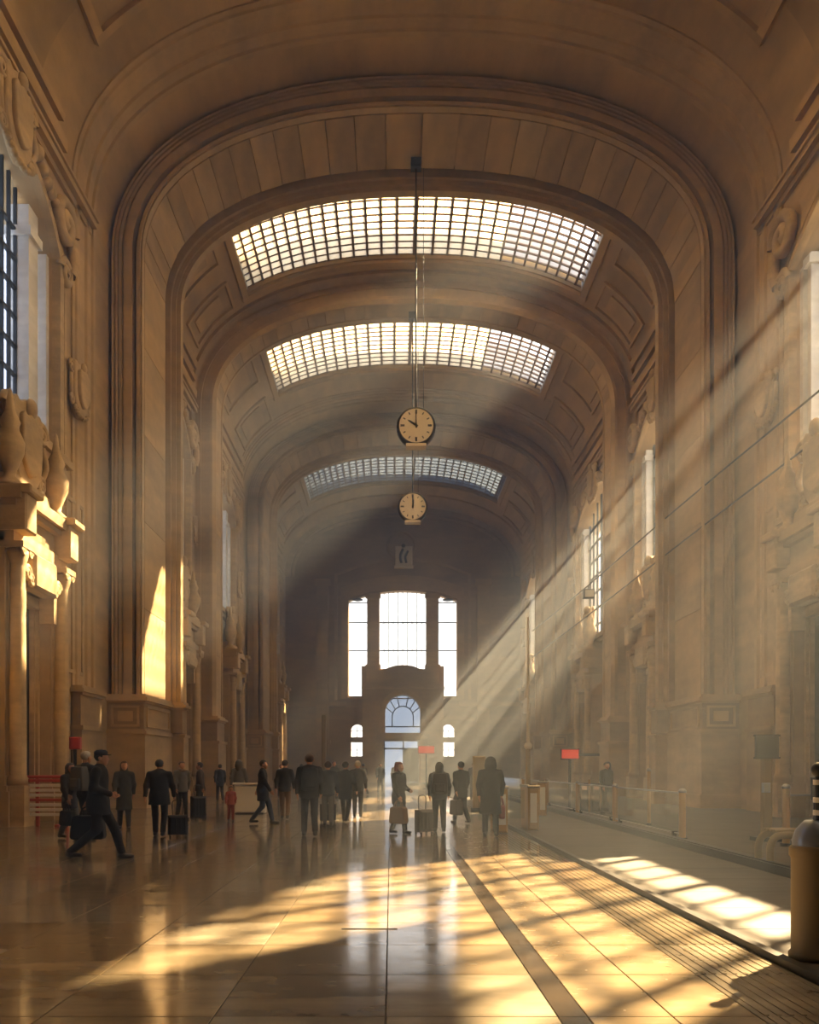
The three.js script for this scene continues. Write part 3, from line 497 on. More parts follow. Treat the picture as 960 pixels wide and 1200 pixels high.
// ---------------------------------------------------------------- clocks
function clock(x, y, d, r, ceil, hands, label) {
  const o = thing('hanging_clock', label, 'clock', [x, y, -d], 0, 'clocks hung along the vault');
  part('case', lathe([[0, -0.22], [r * 0.94, -0.22], [r * 1.06, -0.14], [r * 1.06, 0.14], [r * 0.94, 0.22], [0, 0.22]], 40).rotateX(Math.PI / 2), MAT.bronze, o);
  const dial = part('dial', new THREE.CylinderGeometry(r * 0.92, r * 0.92, 0.03, 40).rotateX(Math.PI / 2).translate(0, 0, 0.225), MAT.dial, o);
  for (let k = 0; k < 12; k++) { const a = k * Math.PI / 6, m = part('hour_mark', box(r * (k % 3 ? 0.06 : 0.11), r * (k % 3 ? 0.14 : 0.22), 0.012), MAT.black, dial); m.position.set(Math.sin(a) * r * 0.74, Math.cos(a) * r * 0.74, 0.246); m.rotation.z = -a; }
  hands.forEach(([a, l, w]) => { const m = part('hand', new THREE.ExtrudeGeometry(shapeOf([[-w, -l * 0.18], [w, -l * 0.18], [w * 0.7, l * 0.8], [0, l], [-w * 0.7, l * 0.8]]), { depth: 0.012, bevelEnabled: false }), MAT.black, o); m.position.set(0, 0, 0.262); m.rotation.z = -a; });
  part('boss', new THREE.CylinderGeometry(0.05, 0.05, 0.03, 12).rotateX(Math.PI / 2).translate(0, 0, 0.285), MAT.black, o);
  part('foot_plate', [box2(-r * 0.55, r * 0.55, -r * 1.1, -r * 0.95, -0.24, 0.24)], MAT.dial, o);
  part('rod', [bar([0, r, 0], [0, ceil - y - 0.3, 0], 0.035), bar([0.3, r * 0.8, 0], [0.3, ceil - y - 0.3, 0], 0.012)], MAT.darkMetal, o);
  part('ceiling_box', bev(0.42, 0.36, 0.42, 0, ceil - y - 0.16, 0, 0.03), MAT.black, o);
}
MAT.dial = std({ color: 0xd9c8a8, roughness: 0.5 });
clock(-0.18, 15.2, 34.4, 0.74, 25.97, [[-0.02, 0.55, 0.03], [-1.0, 0.42, 0.045]], 'pale round clock on the longest rod, nearest of the hanging clocks');
clock(-0.02, 15.5, 46.0, 0.76, 25.97, [[0, 0.56, 0.03], [0.06, 0.4, 0.045]], 'pale round clock lower down, second of the hanging clocks');
{
  const o = thing('wall_medallion', 'round carved medallion with a pale figured tablet on the far wall', 'medallion', [-0.15, 23.0, -84.85]);
  stone('roundel', [new THREE.TorusGeometry(1.35, 0.16, 10, 40).translate(0, 0.5, 0.12), new THREE.CylinderGeometry(1.3, 1.3, 0.14, 36).rotateX(Math.PI / 2).translate(0, 0.5, 0.07)], MAT.stoneDark, o);
  stone('tablet', bev(1.7, 1.9, 0.3, 0.25, -0.55, 0.25, 0.06), MAT.dial, o);
  for (const q of [tube([[0.0, -1.3, 0.45], [-0.1, -0.6, 0.5], [0.15, 0.1, 0.5]], 0.14), tube([[0.5, -1.3, 0.45], [0.4, -0.7, 0.5], [0.65, -0.1, 0.5]], 0.12), new THREE.SphereGeometry(0.2, 12, 8).translate(0.2, 0.42, 0.5)]) stone('carved_figure', q, MAT.bronze, o);
  stone('shelf', box2(-0.7, 1.2, -1.75, -1.55, 0, 0.55), MAT.dial, o);
}
// cables and a floodlight along the sunward side
{
  const A = (d, h, X) => [WX(X), h, -d];
  const c1 = part('cable', tube([A(22, 12.5, 12.6), A(34, 11.9, 11.5), A(47, 11.55, 10.9), A(62, 11.4, 10.3)], 0.035, 40, 6), MAT.darkMetal, scene); Object.assign(c1.userData, { label: 'upper dark cable strung along the sunward piers', category: 'cable' });
  const c2 = part('cable', tube([A(22, 11.2, 12.6), A(34, 10.4, 11.5), A(47, 9.9, 10.9), A(62, 9.5, 10.3)], 0.035, 40, 6), MAT.darkMetal, scene); Object.assign(c2.userData, { label: 'lower dark cable strung along the sunward piers', category: 'cable' });
  const f = thing('floodlight', 'small dark floodlight box hung on the upper cable', 'floodlight', A(47, 11.2, 10.9));
  part('housing', bev(0.6, 0.5, 0.42, 0, -0.15, 0, 0.05), MAT.darkMetal, f); part('lens', box(0.48, 0.38, 0.02, 0, -0.15, 0.215), MAT.steel, f); part('bracket', [bar([0, 0.1, 0], [0, 0.3, 0], 0.03)], MAT.darkMetal, f); part('drop_cable', bar([0.1, -0.4, 0], [0.12, -0.9, 0], 0.02), MAT.darkMetal, f);
}

// ---------------------------------------------------------------- barriers, gates, signs
MAT.pale = std({ color: 0xcfc6b4, roughness: 0.5 }); MAT.red = std({ color: 0xa8231a, roughness: 0.5 }); MAT.white = std({ color: 0xdcd6ca, roughness: 0.6 });
MAT.panel = new THREE.MeshPhysicalMaterial({ color: 0xdfe6e2, transmission: 1, thickness: 0, roughness: 0.06, ior: 1.5 });
MAT.ledRed = std({ color: 0x200404, emissive: new THREE.Color(1, 0.04, 0.015), emissiveIntensity: 0.3, roughness: 0.6 });
MAT.ledAmber = std({ color: 0x301406, emissive: new THREE.Color(1, 0.45, 0.2), emissiveIntensity: 0.22, roughness: 0.6 });
MAT.tan = std({ color: 0x857350, roughness: 0.55, metalness: 0.1 }); MAT.greyBlue = std({ color: 0x8a919b, roughness: 0.35, metalness: 0.5 });
const P = (X, d, y = 0) => [WX(X), y, -d];
function post(X, d, h, label, r = 0.07) { // barrier post with a shoe, a shaft and a cap
  const o = thing('barrier_post', label, 'post', P(X, d), 0, 'posts of the glass barrier');
  part('shoe', cyl(r * 1.6, r * 1.5, 0.06, 0, 0.0, 0), MAT.darkMetal, o); part('shaft', cyl(r, r, h - 0.1, 0, 0.05, 0, 18), MAT.brass, o); part('cap', lathe([[0, h], [r * 0.7, h - 0.01], [r * 1.15, h - 0.05], [r * 1.15, h - 0.09], [0, h - 0.09]]), MAT.steel, o);
}
function glassPanel(X0, d0, X1, d1, label) {
  const L = Math.hypot(X1 - X0, d1 - d0), o = thing('glass_panel', label, 'glass panel', P((X0 + X1) / 2, (d0 + d1) / 2), Math.atan2(d1 - d0, X1 - X0), 'panels of the glass barrier'), w = L - 0.2;
  part('sheet', new THREE.PlaneGeometry(w, 0.82).translate(0, 0.55, 0), MAT.panel, o);
  part('rail', bar([-w / 2, 0.98, 0], [w / 2, 0.98, 0], 0.02), MAT.steel, o); part('rail', bar([-w / 2, 0.13, 0], [w / 2, 0.13, 0], 0.015), MAT.steel, o);
  for (const k of [-1, 1]) part('clamp_foot', box2(k * w * 0.42 - 0.04, k * w * 0.42 + 0.04, 0, 0.16, -0.04, 0.04), MAT.darkMetal, o);
}
const WORD = ['nearest', 'second', 'third', 'fourth', 'fifth', 'sixth', 'seventh'];
{
  const ds = [17.7, 23.0, 27.6, 33, 39, 46];
  ds.forEach((d, i) => post(6.05, d, 1.08, `${WORD[i]} brass post along the walkway kerb, counted from the photographer`));
  for (let i = 0; i + 1 < ds.length; i++) glassPanel(6.05, ds[i], 6.05, ds[i + 1], `${WORD[i]} glass panel along the walkway kerb, counted from the photographer`);
  [[7.6, 16.4, 'brass post beside the black notice board'], [8.75, 16.6, 'brass post at the far side of the black notice board'], [6.75, 22.3, 'tall slim post behind the walkway barrier']].forEach(([X, d, l], i) => post(X, d, i === 2 ? 1.5 : 1.2, l, i === 2 ? 0.045 : 0.07));
  glassPanel(7.6, 16.4, 8.75, 16.6, 'short glass panel under the black notice board');
}
{ // screen totem
  const o = thing('screen_totem', 'tan post carrying a small black screen before the sunward pier', 'totem', P(7.75, 17.6));
  part('base', bev(0.5, 0.08, 0.5, 0, 0.04, 0, 0.02), MAT.darkMetal, o); part('column', bev(0.2, 1.62, 0.16, 0, 0.88, 0, 0.03), MAT.tan, o);
  const sc = part('screen', bev(0.48, 0.46, 0.1, 0, 1.94, 0.02, 0.02), MAT.black, o); for (const y of [1.69, 2.15]) part('bezel', box2(-0.25, 0.25, y, y + 0.04, -0.04, 0.09), MAT.darkMetal, sc);
  part('reader', bev(0.16, 0.2, 0.1, -0.06, 1.1, 0.12, 0.02), MAT.greyBlue, o);
}
{ const o = thing('notice_board', 'wide black board on two legs behind the bench', 'board', P(8.15, 15.8)); part('board', bev(0.74, 0.42, 0.06, 0, 1.12, 0, 0.015), MAT.black, o); for (const k of [-1, 1]) part('leg', bar([k * 0.3, 0, 0], [k * 0.3, 0.95, 0], 0.022), MAT.darkMetal, o); }
{ // bench with bent ends
  const o = thing('bench', 'low tan bench with rounded bent legs near the walkway', 'bench', P(6.05, 12.7));
  const rail = (z) => tube([[-0.48, 0.0, z], [-0.48, 0.38, z], [-0.4, 0.5, z], [0, 0.52, z], [0.9, 0.52, z], [0.98, 0.4, z], [1.0, 0, z]], 0.055, 40, 10);
  part('frame', rail(0.2), MAT.tan, o); part('frame', rail(-0.2), MAT.tan, o);
  for (let i = 0; i < 4; i++) part('seat_slat', bev(1.36, 0.04, 0.09, 0.25, 0.585, -0.165 + i * 0.11, 0.012), MAT.tan, o);
  for (const x of [-0.48, 0.99]) part('foot_bar', bar([x, 0.03, -0.2], [x, 0.03, 0.2], 0.03), MAT.tan, o);
}
{ // thick bollard at the right edge
  const o = thing('bollard', 'thick tan bollard with a grey dome beside the walkway edge', 'bollard', P(3.33, 6.75));
  part('drum', lathe([[0, 0], [0.17, 0], [0.17, 0.05], [0.15, 0.07], [0.15, 0.8], [0.165, 0.82], [0.165, 0.88], [0.15, 0.9], [0, 0.9]], 28), MAT.tan, o);
  part('dome', lathe([[0.14, 0.9], [0.145, 0.94], [0.12, 1.02], [0.07, 1.08], [0.05, 1.1], [0, 1.1]], 24), MAT.greyBlue, o);
  part('stem', cyl(0.03, 0.03, 0.4, 0.06, 1.08, 0), MAT.black, o);
  for (const y of [1.14, 1.24, 1.38]) part('band', cyl(0.045, 0.045, 0.04, 0.06, y, 0), MAT.white, o);
  part('cap', new THREE.SphereGeometry(0.06, 16, 12).translate(0.06, 1.5, 0), MAT.black, o);
}
function gate(X, d, label, n) { // ticket gate: cabinet, glass wing, reader
  const o = thing('ticket_gate', label, 'gate', P(X, d), 0, 'ticket gates at the walkway');
  part('cabinet', bev(0.26, 1.02, 1.2, 0, 0.53, 0, 0.04), MAT.brass, o); part('top', bev(0.3, 0.06, 1.26, 0, 1.06, 0, 0.02), MAT.steel, o); part('side_panel', bev(0.16, 0.7, 0.02, 0, 0.55, 0.61, 0.005), MAT.white, o);
  part('wing', new THREE.PlaneGeometry(0.36, 0.7).translate(-0.32, 0.62, 0.1), MAT.panel, o); part('reader', bev(0.14, 0.03, 0.2, 0, 1.1, 0.45, 0.008), MAT.black, o);
}
gate(2.55, 20.1, 'brass ticket gate with white panel at the start of the walkway'); gate(3.4, 20.9, 'brass ticket gate at the corner of the walkway'); gate(4.7, 27, 'brass ticket gate inside the walkway, farther off'); gate(3.4, 27.4, 'brass ticket gate behind the woman in the long coat');
function turnstile(X, d, label) { const o = thing('turnstile', label, 'turnstile', P(X, d), 0, 'turnstiles behind the barrier'); part('housing', bev(0.28, 0.95, 0.7, 0, 0.5, 0, 0.04), MAT.darkMetal, o); part('indicator', bev(0.16, 0.12, 0.03, 0, 0.82, 0.36, 0.01), MAT.ledAmber, o); part('post', cyl(0.04, 0.04, 1.1, 0.2, 0, 0.2), MAT.brass, o); }
[6.55, 6.95, 7.35].forEach((X, i) => turnstile(X, 29.2, `${['first', 'middle', 'last'][i]} turnstile with amber indicator, in the row from the walkway to the wall`));
function ledSign(X, d, y, w, h, label, arm) {
  const o = thing('led_sign', label, 'sign', P(X, d)); part('pole', cyl(0.05, 0.05, y, 0, 0, -0.05), MAT.darkMetal, o); part('base', bev(0.5, 0.05, 0.4, 0, 0.025, 0, 0.01), MAT.darkMetal, o);
  part('case', bev(w + 0.08, h + 0.08, 0.12, 0, y, 0, 0.02), MAT.black, o); part('led_display', box(w, h, 0.02, 0, y, 0.065), MAT.ledRed, o);
  if (arm) part('arm', box2(w / 2, w / 2 + arm, y - 0.07, y + 0.02, -0.05, 0.02), MAT.darkMetal, o);
}
ledSign(6.3, 30, 1.98, 0.58, 0.3, 'red lit sign on a pole behind the walkway barrier', 0.75); ledSign(2.5, 60, 2.75, 1.1, 0.48, 'red lit sign on a pole far off near the end wall');
{ const o = thing('fire_box', 'small red box on a stand beside the lit portal', 'box', P(-9.25, 25)); part('stand', cyl(0.05, 0.05, 2.05, 0, 0, 0), MAT.darkMetal, o); part('box', bev(0.34, 0.36, 0.2, 0, 2.22, 0, 0.03), MAT.red, o); part('foot', cyl(0.2, 0.18, 0.05, 0, 0, 0), MAT.darkMetal, o); }
{ // slim lit pole near the gate
  const o = thing('lamp_pole', 'tall slim tan pole behind the ticket gates', 'pole', P(4.75, 29.5)); part('base', cyl(0.2, 0.16, 0.12), MAT.darkMetal, o); part('shaft', cyl(0.09, 0.08, 2.1, 0, 0.1, 0), MAT.tan, o); part('upper_shaft', cyl(0.05, 0.04, 4.5, 0, 2.2, 0), MAT.pale, o); part('head', new THREE.SphereGeometry(0.14, 14, 10).translate(0, 2.25, 0), MAT.pale, o);
}
for (const [X, d, h, l] of [[3.0, 29, 1.9, 'thick tan pillar behind the ticket gates'], [-4.7, 60, 5.2, 'slender pale pillar at the foot of the far pier']]) { const o = thing('pillar_sign', l, 'pillar', P(X, d)); part('body', bev(h > 3 ? 0.3 : 0.42, h, 0.3, 0, h / 2, 0, 0.04), MAT.tan, o); part('plinth', bev(0.6, 0.14, 0.5, 0, 0.07, 0, 0.03), MAT.darkMetal, o); }
{ // red and white works barrier
  const o = thing('works_barrier', 'red framed barrier with white slats in front of the lit portal', 'barrier', P(-9.1, 22));
  for (const x of [-0.75, 0, 0.75]) part('upright', bev(0.09, 1.28, 0.09, x, 0.64, 0, 0.015), MAT.red, o);
  for (let i = 0; i < 8; i++) part('slat', bev(1.5, 0.075, 0.03, 0, 0.3 + i * 0.125, 0.06, 0.008), i % 4 === 3 ? MAT.red : MAT.white, o);
  part('top_rail', bev(1.62, 0.08, 0.1, 0, 1.27, 0, 0.02), MAT.red, o); for (const x of [-0.6, 0.6]) part('foot', bev(0.12, 0.06, 0.6, x, 0.03, 0, 0.015), MAT.red, o);
}
{ const o = thing('info_stand', 'white boxy counter standing on the lit floor', 'counter', P(-4.6, 28)); part('body', bev(1.0, 0.9, 0.5, 0, 0.48, 0, 0.05), MAT.white, o); part('top', bev(1.1, 0.06, 0.6, 0, 0.97, 0, 0.02), MAT.pale, o); part('kick_plate', bev(0.9, 0.06, 0.42, 0, 0.03, 0, 0.01), MAT.darkMetal, o); }

// ---------------------------------------------------------------- people
function smin(a, b, k) { const h = Math.max(k - Math.abs(a - b), 0) / k; return Math.min(a, b) - h * h * k * 0.25; }
function capsules(list, k = 0.05) { // tapered capsules [ax,ay,az, bx,by,bz, ra, rb, squash in z]
  return (x, y, z) => {
    let d = 9;
    for (const c of list) {
      const sz = c[8] || 1, pz = (z - c[2]) * sz, px = x - c[0], py = y - c[1], bx = c[3] - c[0], by = c[4] - c[1], bz = (c[5] - c[2]) * sz;
      const t = Math.max(0, Math.min(1, (px * bx + py * by + pz * bz) / (bx * bx + by * by + bz * bz + 1e-9)));
      const e = Math.hypot(px - bx * t, py - by * t, pz - bz * t) - (c[6] + (c[7] - c[6]) * t);
      d = d > 8 ? e : smin(d, e, k);
    }
    return d;
  };
}
function surface(f, lo, hi, h) { // naive surface nets
  const n = [0, 1, 2].map((i) => Math.ceil((hi[i] - lo[i]) / h) + 1), S = (i, j, k) => (k * n[1] + j) * n[0] + i, v = new Float32Array(n[0] * n[1] * n[2]);
  for (let k = 0; k < n[2]; k++) for (let j = 0; j < n[1]; j++) for (let i = 0; i < n[0]; i++) v[S(i, j, k)] = f(lo[0] + i * h, lo[1] + j * h, lo[2] + k * h);
  const id = new Int32Array(v.length).fill(-1), pos = [], idx = [];
  const C = [[0, 0, 0], [1, 0, 0], [0, 1, 0], [1, 1, 0], [0, 0, 1], [1, 0, 1], [0, 1, 1], [1, 1, 1]], E = [[0, 1], [2, 3], [4, 5], [6, 7], [0, 2], [1, 3], [4, 6], [5, 7], [0, 4], [1, 5], [2, 6], [3, 7]];
  for (let k = 0; k + 1 < n[2]; k++) for (let j = 0; j + 1 < n[1]; j++) for (let i = 0; i + 1 < n[0]; i++) {
    const q = C.map((c) => v[S(i + c[0], j + c[1], k + c[2])]), neg = q.filter((x) => x < 0).length;
    if (!neg || neg === 8) continue;
    let x = 0, y = 0, z = 0, m = 0;
    for (const [a, b] of E) if ((q[a] < 0) !== (q[b] < 0)) { const t = q[a] / (q[a] - q[b]); x += C[a][0] + (C[b][0] - C[a][0]) * t; y += C[a][1] + (C[b][1] - C[a][1]) * t; z += C[a][2] + (C[b][2] - C[a][2]) * t; m++; }
    id[S(i, j, k)] = pos.length / 3; pos.push(lo[0] + (i + x / m) * h, lo[1] + (j + y / m) * h, lo[2] + (k + z / m) * h);
  }
  const quad = (a, b, c, d, flip) => { if (a < 0 || b < 0 || c < 0 || d < 0) return; if (flip) idx.push(a, c, b, a, d, c); else idx.push(a, b, c, a, c, d); };
  for (let k = 1; k + 1 < n[2]; k++) for (let j = 1; j + 1 < n[1]; j++) for (let i = 1; i + 1 < n[0]; i++) {
    const s = v[S(i, j, k)] < 0;
    if (s !== v[S(i + 1, j, k)] < 0) quad(id[S(i, j - 1, k - 1)], id[S(i, j, k - 1)], id[S(i, j, k)], id[S(i, j - 1, k)], !s);
    if (s !== v[S(i, j + 1, k)] < 0) quad(id[S(i - 1, j, k - 1)], id[S(i - 1, j, k)], id[S(i, j, k)], id[S(i, j, k - 1)], !s);
    if (s !== v[S(i, j, k + 1)] < 0) quad(id[S(i - 1, j - 1, k)], id[S(i, j - 1, k)], id[S(i, j, k)], id[S(i - 1, j, k)], !s);
  }
  const g = new THREE.BufferGeometry(); g.setAttribute('position', new THREE.Float32BufferAttribute(pos, 3)); g.setIndex(idx); g.computeVertexNormals();
  return flat(g);
}
// a head (origin at its centre, facing +z) and a relaxed hand (origin at the wrist, fingers down, thumb to +z), made once
const HEAD = surface((x, y, z) => {
  const X = Math.abs(x);
  let d = capsules([[0, 0.03, -0.012, 0, 0.03, 0.005, 0.084, 0.08], [0, -0.045, 0.03, 0, -0.085, 0.055, 0.055, 0.036], [0, -0.02, 0.04, 0, -0.02, 0.05, 0.06, 0.055]], 0.05)(x, y, z);
  d = smin(d, capsules([[0, 0.012, 0.09, 0, -0.028, 0.112, 0.009, 0.014]], 0.01)(x, y, z), 0.018);                       // nose
  d = smin(d, Math.hypot(X - 0.082, (y + 0.005) * 0.62, (z + 0.012) * 0.8) - 0.021, 0.012);                               // ears
  d = -smin(-d, Math.hypot(X - 0.032, y - 0.008, z - 0.112) - 0.016, 0.02);                                               // eye sockets
  d = smin(d, Math.hypot(X - 0.032, y - 0.008, z - 0.087) - 0.013, 0.004);
  d = smin(d, capsules([[-0.02, -0.058, 0.088, 0.02, -0.058, 0.088, 0.008, 0.008]], 0.01)(x, y, z), 0.008);              // lips
  return d;
}, [-0.13, -0.15, -0.13], [0.13, 0.15, 0.15], 0.011);
const HAND = surface(capsules([
  [0, 0, 0, 0, -0.045, 0, 0.026, 0.03, 1], [0, -0.04, 0.02, 0, -0.075, 0.026, 0.019, 0.016], [0, -0.04, -0.02, 0, -0.075, -0.024, 0.019, 0.015],
  [0.0, -0.08, 0.03, 0.006, -0.115, 0.032, 0.0095, 0.009], [0.006, -0.115, 0.032, 0.02, -0.145, 0.03, 0.009, 0.008], [0, -0.085, 0.011, 0.006, -0.125, 0.012, 0.0095, 0.009], [0.006, -0.125, 0.012, 0.022, -0.158, 0.011, 0.009, 0.008],
  [0, -0.083, -0.008, 0.006, -0.12, -0.008, 0.0095, 0.009], [0.006, -0.12, -0.008, 0.022, -0.15, -0.008, 0.009, 0.008], [0, -0.076, -0.026, 0.006, -0.106, -0.029, 0.0085, 0.008], [0.006, -0.106, -0.029, 0.018, -0.13, -0.028, 0.008, 0.007],
  [0.004, -0.025, 0.026, 0.012, -0.06, 0.05, 0.013, 0.011], [0.012, -0.06, 0.05, 0.02, -0.092, 0.05, 0.011, 0.009]], 0.008), [-0.05, -0.18, -0.06], [0.06, 0.04, 0.08], 0.0065);
const cloth = (c, r = 0.85) => std({ color: c, roughness: r });
const CL = { black: cloth(0x0b0b0d), ink: cloth(0x14161c), brown: cloth(0x33241a), olive: cloth(0x2e2c20), grey: cloth(0x55524d), navy: cloth(0x171d2b), jeans: cloth(0x2c3a52), dark: cloth(0x1a1715), tan: cloth(0x6d5236), red: cloth(0x7c1c16), pink: cloth(0x9c4f47), skin: std({ color: 0xb98663, roughness: 0.55 }), hairDark: cloth(0x17110d, 0.6), hairBrown: cloth(0x3b2415, 0.6), hairRed: cloth(0x6e2d14, 0.55), hairGrey: cloth(0xa39a8c, 0.7), leather: cloth(0x0d0b0a, 0.45) };
const bodyName = 'person';
function person(X, d, face, o) {
  const H = o.h / 1.75, k = o.fine ? 0.022 : 0.03, root = thing(bodyName, o.label, 'person', P(X, d), face, 'people in the hall');
  const st = o.stride ?? 0.12, lean = o.lean ?? 0, w = o.wide ?? 1;
  const hipL = [0.09 * w, 0.92, 0], hipR = [-0.09 * w, 0.92, 0];
  const kneeF = [0.095 * w, 0.5 + st * 0.02, st * 0.55], ankF = [0.1 * w, 0.085, st * 0.85], kneeB = [-0.095 * w, 0.49, st * 0.02 + 0.02 * (st < 0.2)], ankB = [-0.1 * w, 0.085 + st * 0.12, -st * 0.95];
  const T = (y) => lean * (y - 0.92);                          // forward lean above the hips
  const shL = [0.185 * w, 1.42, T(1.42)], shR = [-0.185 * w, 1.42, T(1.42)];
  const arm = (sh, sgn, pose) => {
    if (pose === 'bent') return [[sh[0] + sgn * 0.06, 1.15, T(1.15) - 0.02], [sh[0] - sgn * 0.03, 1.06, T(1.1) + 0.22]];
    if (pose === 'phone') return [[sh[0] + sgn * 0.05, 1.16, T(1.15) + 0.03], [sh[0] - sgn * 0.08, 1.3, T(1.3) + 0.24]];
    const sw = (pose === 'fwd' ? 1 : pose === 'back' ? -1 : 0) * (0.12 + st * 0.3);
    return [[sh[0] + sgn * 0.055, 1.16, T(1.16) + sw * 0.4], [sh[0] + sgn * 0.06, 0.93, T(0.93) + sw + 0.03]];
  };
  const [elL, wrL] = arm(shL, 1, o.armL ?? 'back'), [elR, wrR] = arm(shR, -1, o.armR ?? 'fwd');
  const headC = [0, 1.635, T(1.6) + 0.025 + (o.bow ?? 0)], L = (a, b, ra, rb, sz) => [...a, ...b, ra, rb, sz];
  const neck = [0, 1.49, T(1.49) - 0.005];
  const skin = [L([0, 1.0, T(1.0)], [0, 1.36, T(1.36)], 0.12, 0.13, 1.35), L([0, 1.4, T(1.4)], neck, 0.09, 0.052), L(neck, [0, 1.58, headC[2] - 0.02], 0.052, 0.055), L(shL, elL, 0.048, 0.04), L(elL, wrL, 0.038, 0.026), L(shR, elR, 0.048, 0.04), L(elR, wrR, 0.038, 0.026), L(shL, shR, 0.05, 0.05), L([0, 0.95, 0], hipL, 0.11, 0.09), L([0, 0.95, 0], hipR, 0.11, 0.09), L(hipL, kneeF, 0.075, 0.05), L(kneeF, ankF, 0.05, 0.034), L(hipR, kneeB, 0.075, 0.05), L(kneeB, ankB, 0.05, 0.034)];
  const lo = [-0.5, -0.02, -0.75], hi = [0.5, 1.8, 0.75], all = [];
  all.push(surface(capsules(skin, 0.04), lo, hi, 0.032), HEAD.clone().rotateX(o.nod ?? 0).rotateY(o.turn ?? 0).translate(...headC));
  for (const [wr, el, m] of [[wrL, elL, 1], [wrR, elR, -1]]) { const q = new THREE.Quaternion().setFromUnitVectors(V3(0, -1, 0), V3(wr[0] - el[0], wr[1] - el[1], wr[2] - el[2]).normalize()), g = HAND.clone(); if (m > 0) g.scale(-1, 1, 1); const a = g.attributes.position.array; if (m > 0) for (let i = 0; i < a.length; i += 9) for (let c = 0; c < 3; c++) { const t = a[i + 3 + c]; a[i + 3 + c] = a[i + 6 + c]; a[i + 6 + c] = t; } g.computeVertexNormals(); all.push(g.applyQuaternion(q).translate(...wr)); }
  const S = (g) => g.scale(H, H, H);
  part('body', S(merge(all)), CL.skin, root);
  const hem = o.hem ?? 0.82, flare = o.flare ?? 0.19;
  const coat = [L([0, 1.33, T(1.33)], [0, 1.08, T(1.08)], 0.172 * w, 0.165 * w, 1.3), L([0, 1.08, T(1.08)], [0, 0.9, 0], 0.165 * w, 0.185 * w, 1.25), L(shL, elL, 0.075, 0.064), L(elL, wrL, 0.062, 0.05), L(shR, elR, 0.075, 0.064), L(elR, wrR, 0.062, 0.05), L([0.1 * w, 1.42, T(1.42)], [-0.1 * w, 1.42, T(1.42)], 0.085, 0.085), L([0, 1.47, T(1.47)], [0, 1.5, T(1.5)], 0.075, 0.065)];
  if (hem < 0.85) coat.push(L([0, 0.9, 0], [0, hem - 0.1, 0.02], 0.185 * w, flare * w, 1.15));
  const fc = capsules(coat, 0.05), fold = o.folds ?? 0.006;
  part('coat', S(surface((x, y, z) => Math.max(fc(x, y, z) + fold * Math.sin(x * 34 + y * 9) * Math.sin(y * 17 + z * 21), hem - y, Math.max(y - 1.545, -0.02)), lo, hi, k)), o.coat, root);
  const ft = capsules([L([0.02, 0.93, 0], hipL, 0.13, 0.11), L([-0.02, 0.93, 0], hipR, 0.13, 0.11), L(hipL, kneeF, 0.1, 0.075), L(kneeF, ankF, 0.075, 0.062), L(hipR, kneeB, 0.1, 0.075), L(kneeB, ankB, 0.075, 0.062)], 0.03);
  part('trousers', S(surface((x, y, z) => Math.max(ft(x, y, z), y - 1.0, 0.085 - y + (z < 0 ? st * 0.1 : 0)), [-0.4, 0, -0.75], [0.4, 1.05, 0.75], k)), o.legs, root);
  for (const [a, tip] of [[ankF, 0.16], [ankB, 0.15]]) { const y0 = a[1] - 0.085 + 0.04, ff = capsules([[a[0], a[1], a[2] - 0.01, a[0], y0 + 0.01, a[2], 0.05, 0.05], [a[0], y0, a[2] - 0.035, a[0] * 1.05, y0 - 0.006, a[2] + tip, 0.046, 0.036]], 0.03); part('shoe', S(surface((x, y, z) => Math.max(ff(x, y, z), y0 - 0.04 - y), [a[0] - 0.12, y0 - 0.07, a[2] - 0.14], [a[0] + 0.12, a[1] + 0.08, a[2] + 0.26], 0.018)), CL.leather, root); }
  const hy = headC[1], hz = headC[2];
  if (o.hair) {
    const hl = [[0, hy + 0.035, hz - 0.022, 0, hy + 0.04, hz - 0.005, 0.098, 0.094]];
    if (o.long) hl.push([0, hy, hz - 0.05, 0, hy - 0.1 - o.long, hz - 0.075, 0.088, 0.075], [0.06, hy, hz - 0.02, 0.075, hy - 0.06 - o.long, hz - 0.03, 0.04, 0.035], [-0.06, hy, hz - 0.02, -0.075, hy - 0.06 - o.long, hz - 0.03, 0.04, 0.035]);
    const fh = capsules(hl, 0.03);
    part('hair', S(surface((x, y, z) => Math.max(fh(x, y, z) + 0.003 * Math.sin(x * 160) * Math.sin(y * 60), Math.min(z - hz - 0.035, hy + 0.07 - y) , o.long ? -9 : hy - 0.03 - y + (z - hz) * 0.8), [-0.2, hy - 0.5, hz - 0.25], [0.2, hy + 0.2, hz + 0.2], 0.014)), o.hair, root);
  }
  if (o.cap) part('cap', S(merge([lathe([[0, 0.155], [0.07, 0.15], [0.105, 0.12], [0.108, 0.075], [0.1, 0.06], [0, 0.06]], 20).translate(0, hy - 0.02, hz - 0.01), new THREE.CylinderGeometry(0.1, 0.1, 0.012, 20).scale(1, 1, 0.8).translate(0, hy + 0.05, hz + 0.07)])), o.cap, root);
  if (o.hood) { const fo = capsules([[0, hy + 0.03, hz - 0.03, 0, hy - 0.06, hz - 0.05, 0.125, 0.13], [0, hy - 0.06, hz - 0.05, 0, 1.46, T(1.46) - 0.03, 0.13, 0.11]], 0.04); part('hood', S(surface((x, y, z) => Math.max(fo(x, y, z), z - hz - 0.05), [-0.25, 1.3, -0.4], [0.25, 1.95, 0.4], 0.02)), o.coat, root); }
  if (o.scarf) part('scarf', S(new THREE.TorusGeometry(0.085, 0.038, 8, 20).rotateX(Math.PI / 2 + 0.25).translate(0, 1.49, T(1.49) + 0.01)), o.scarf, root);
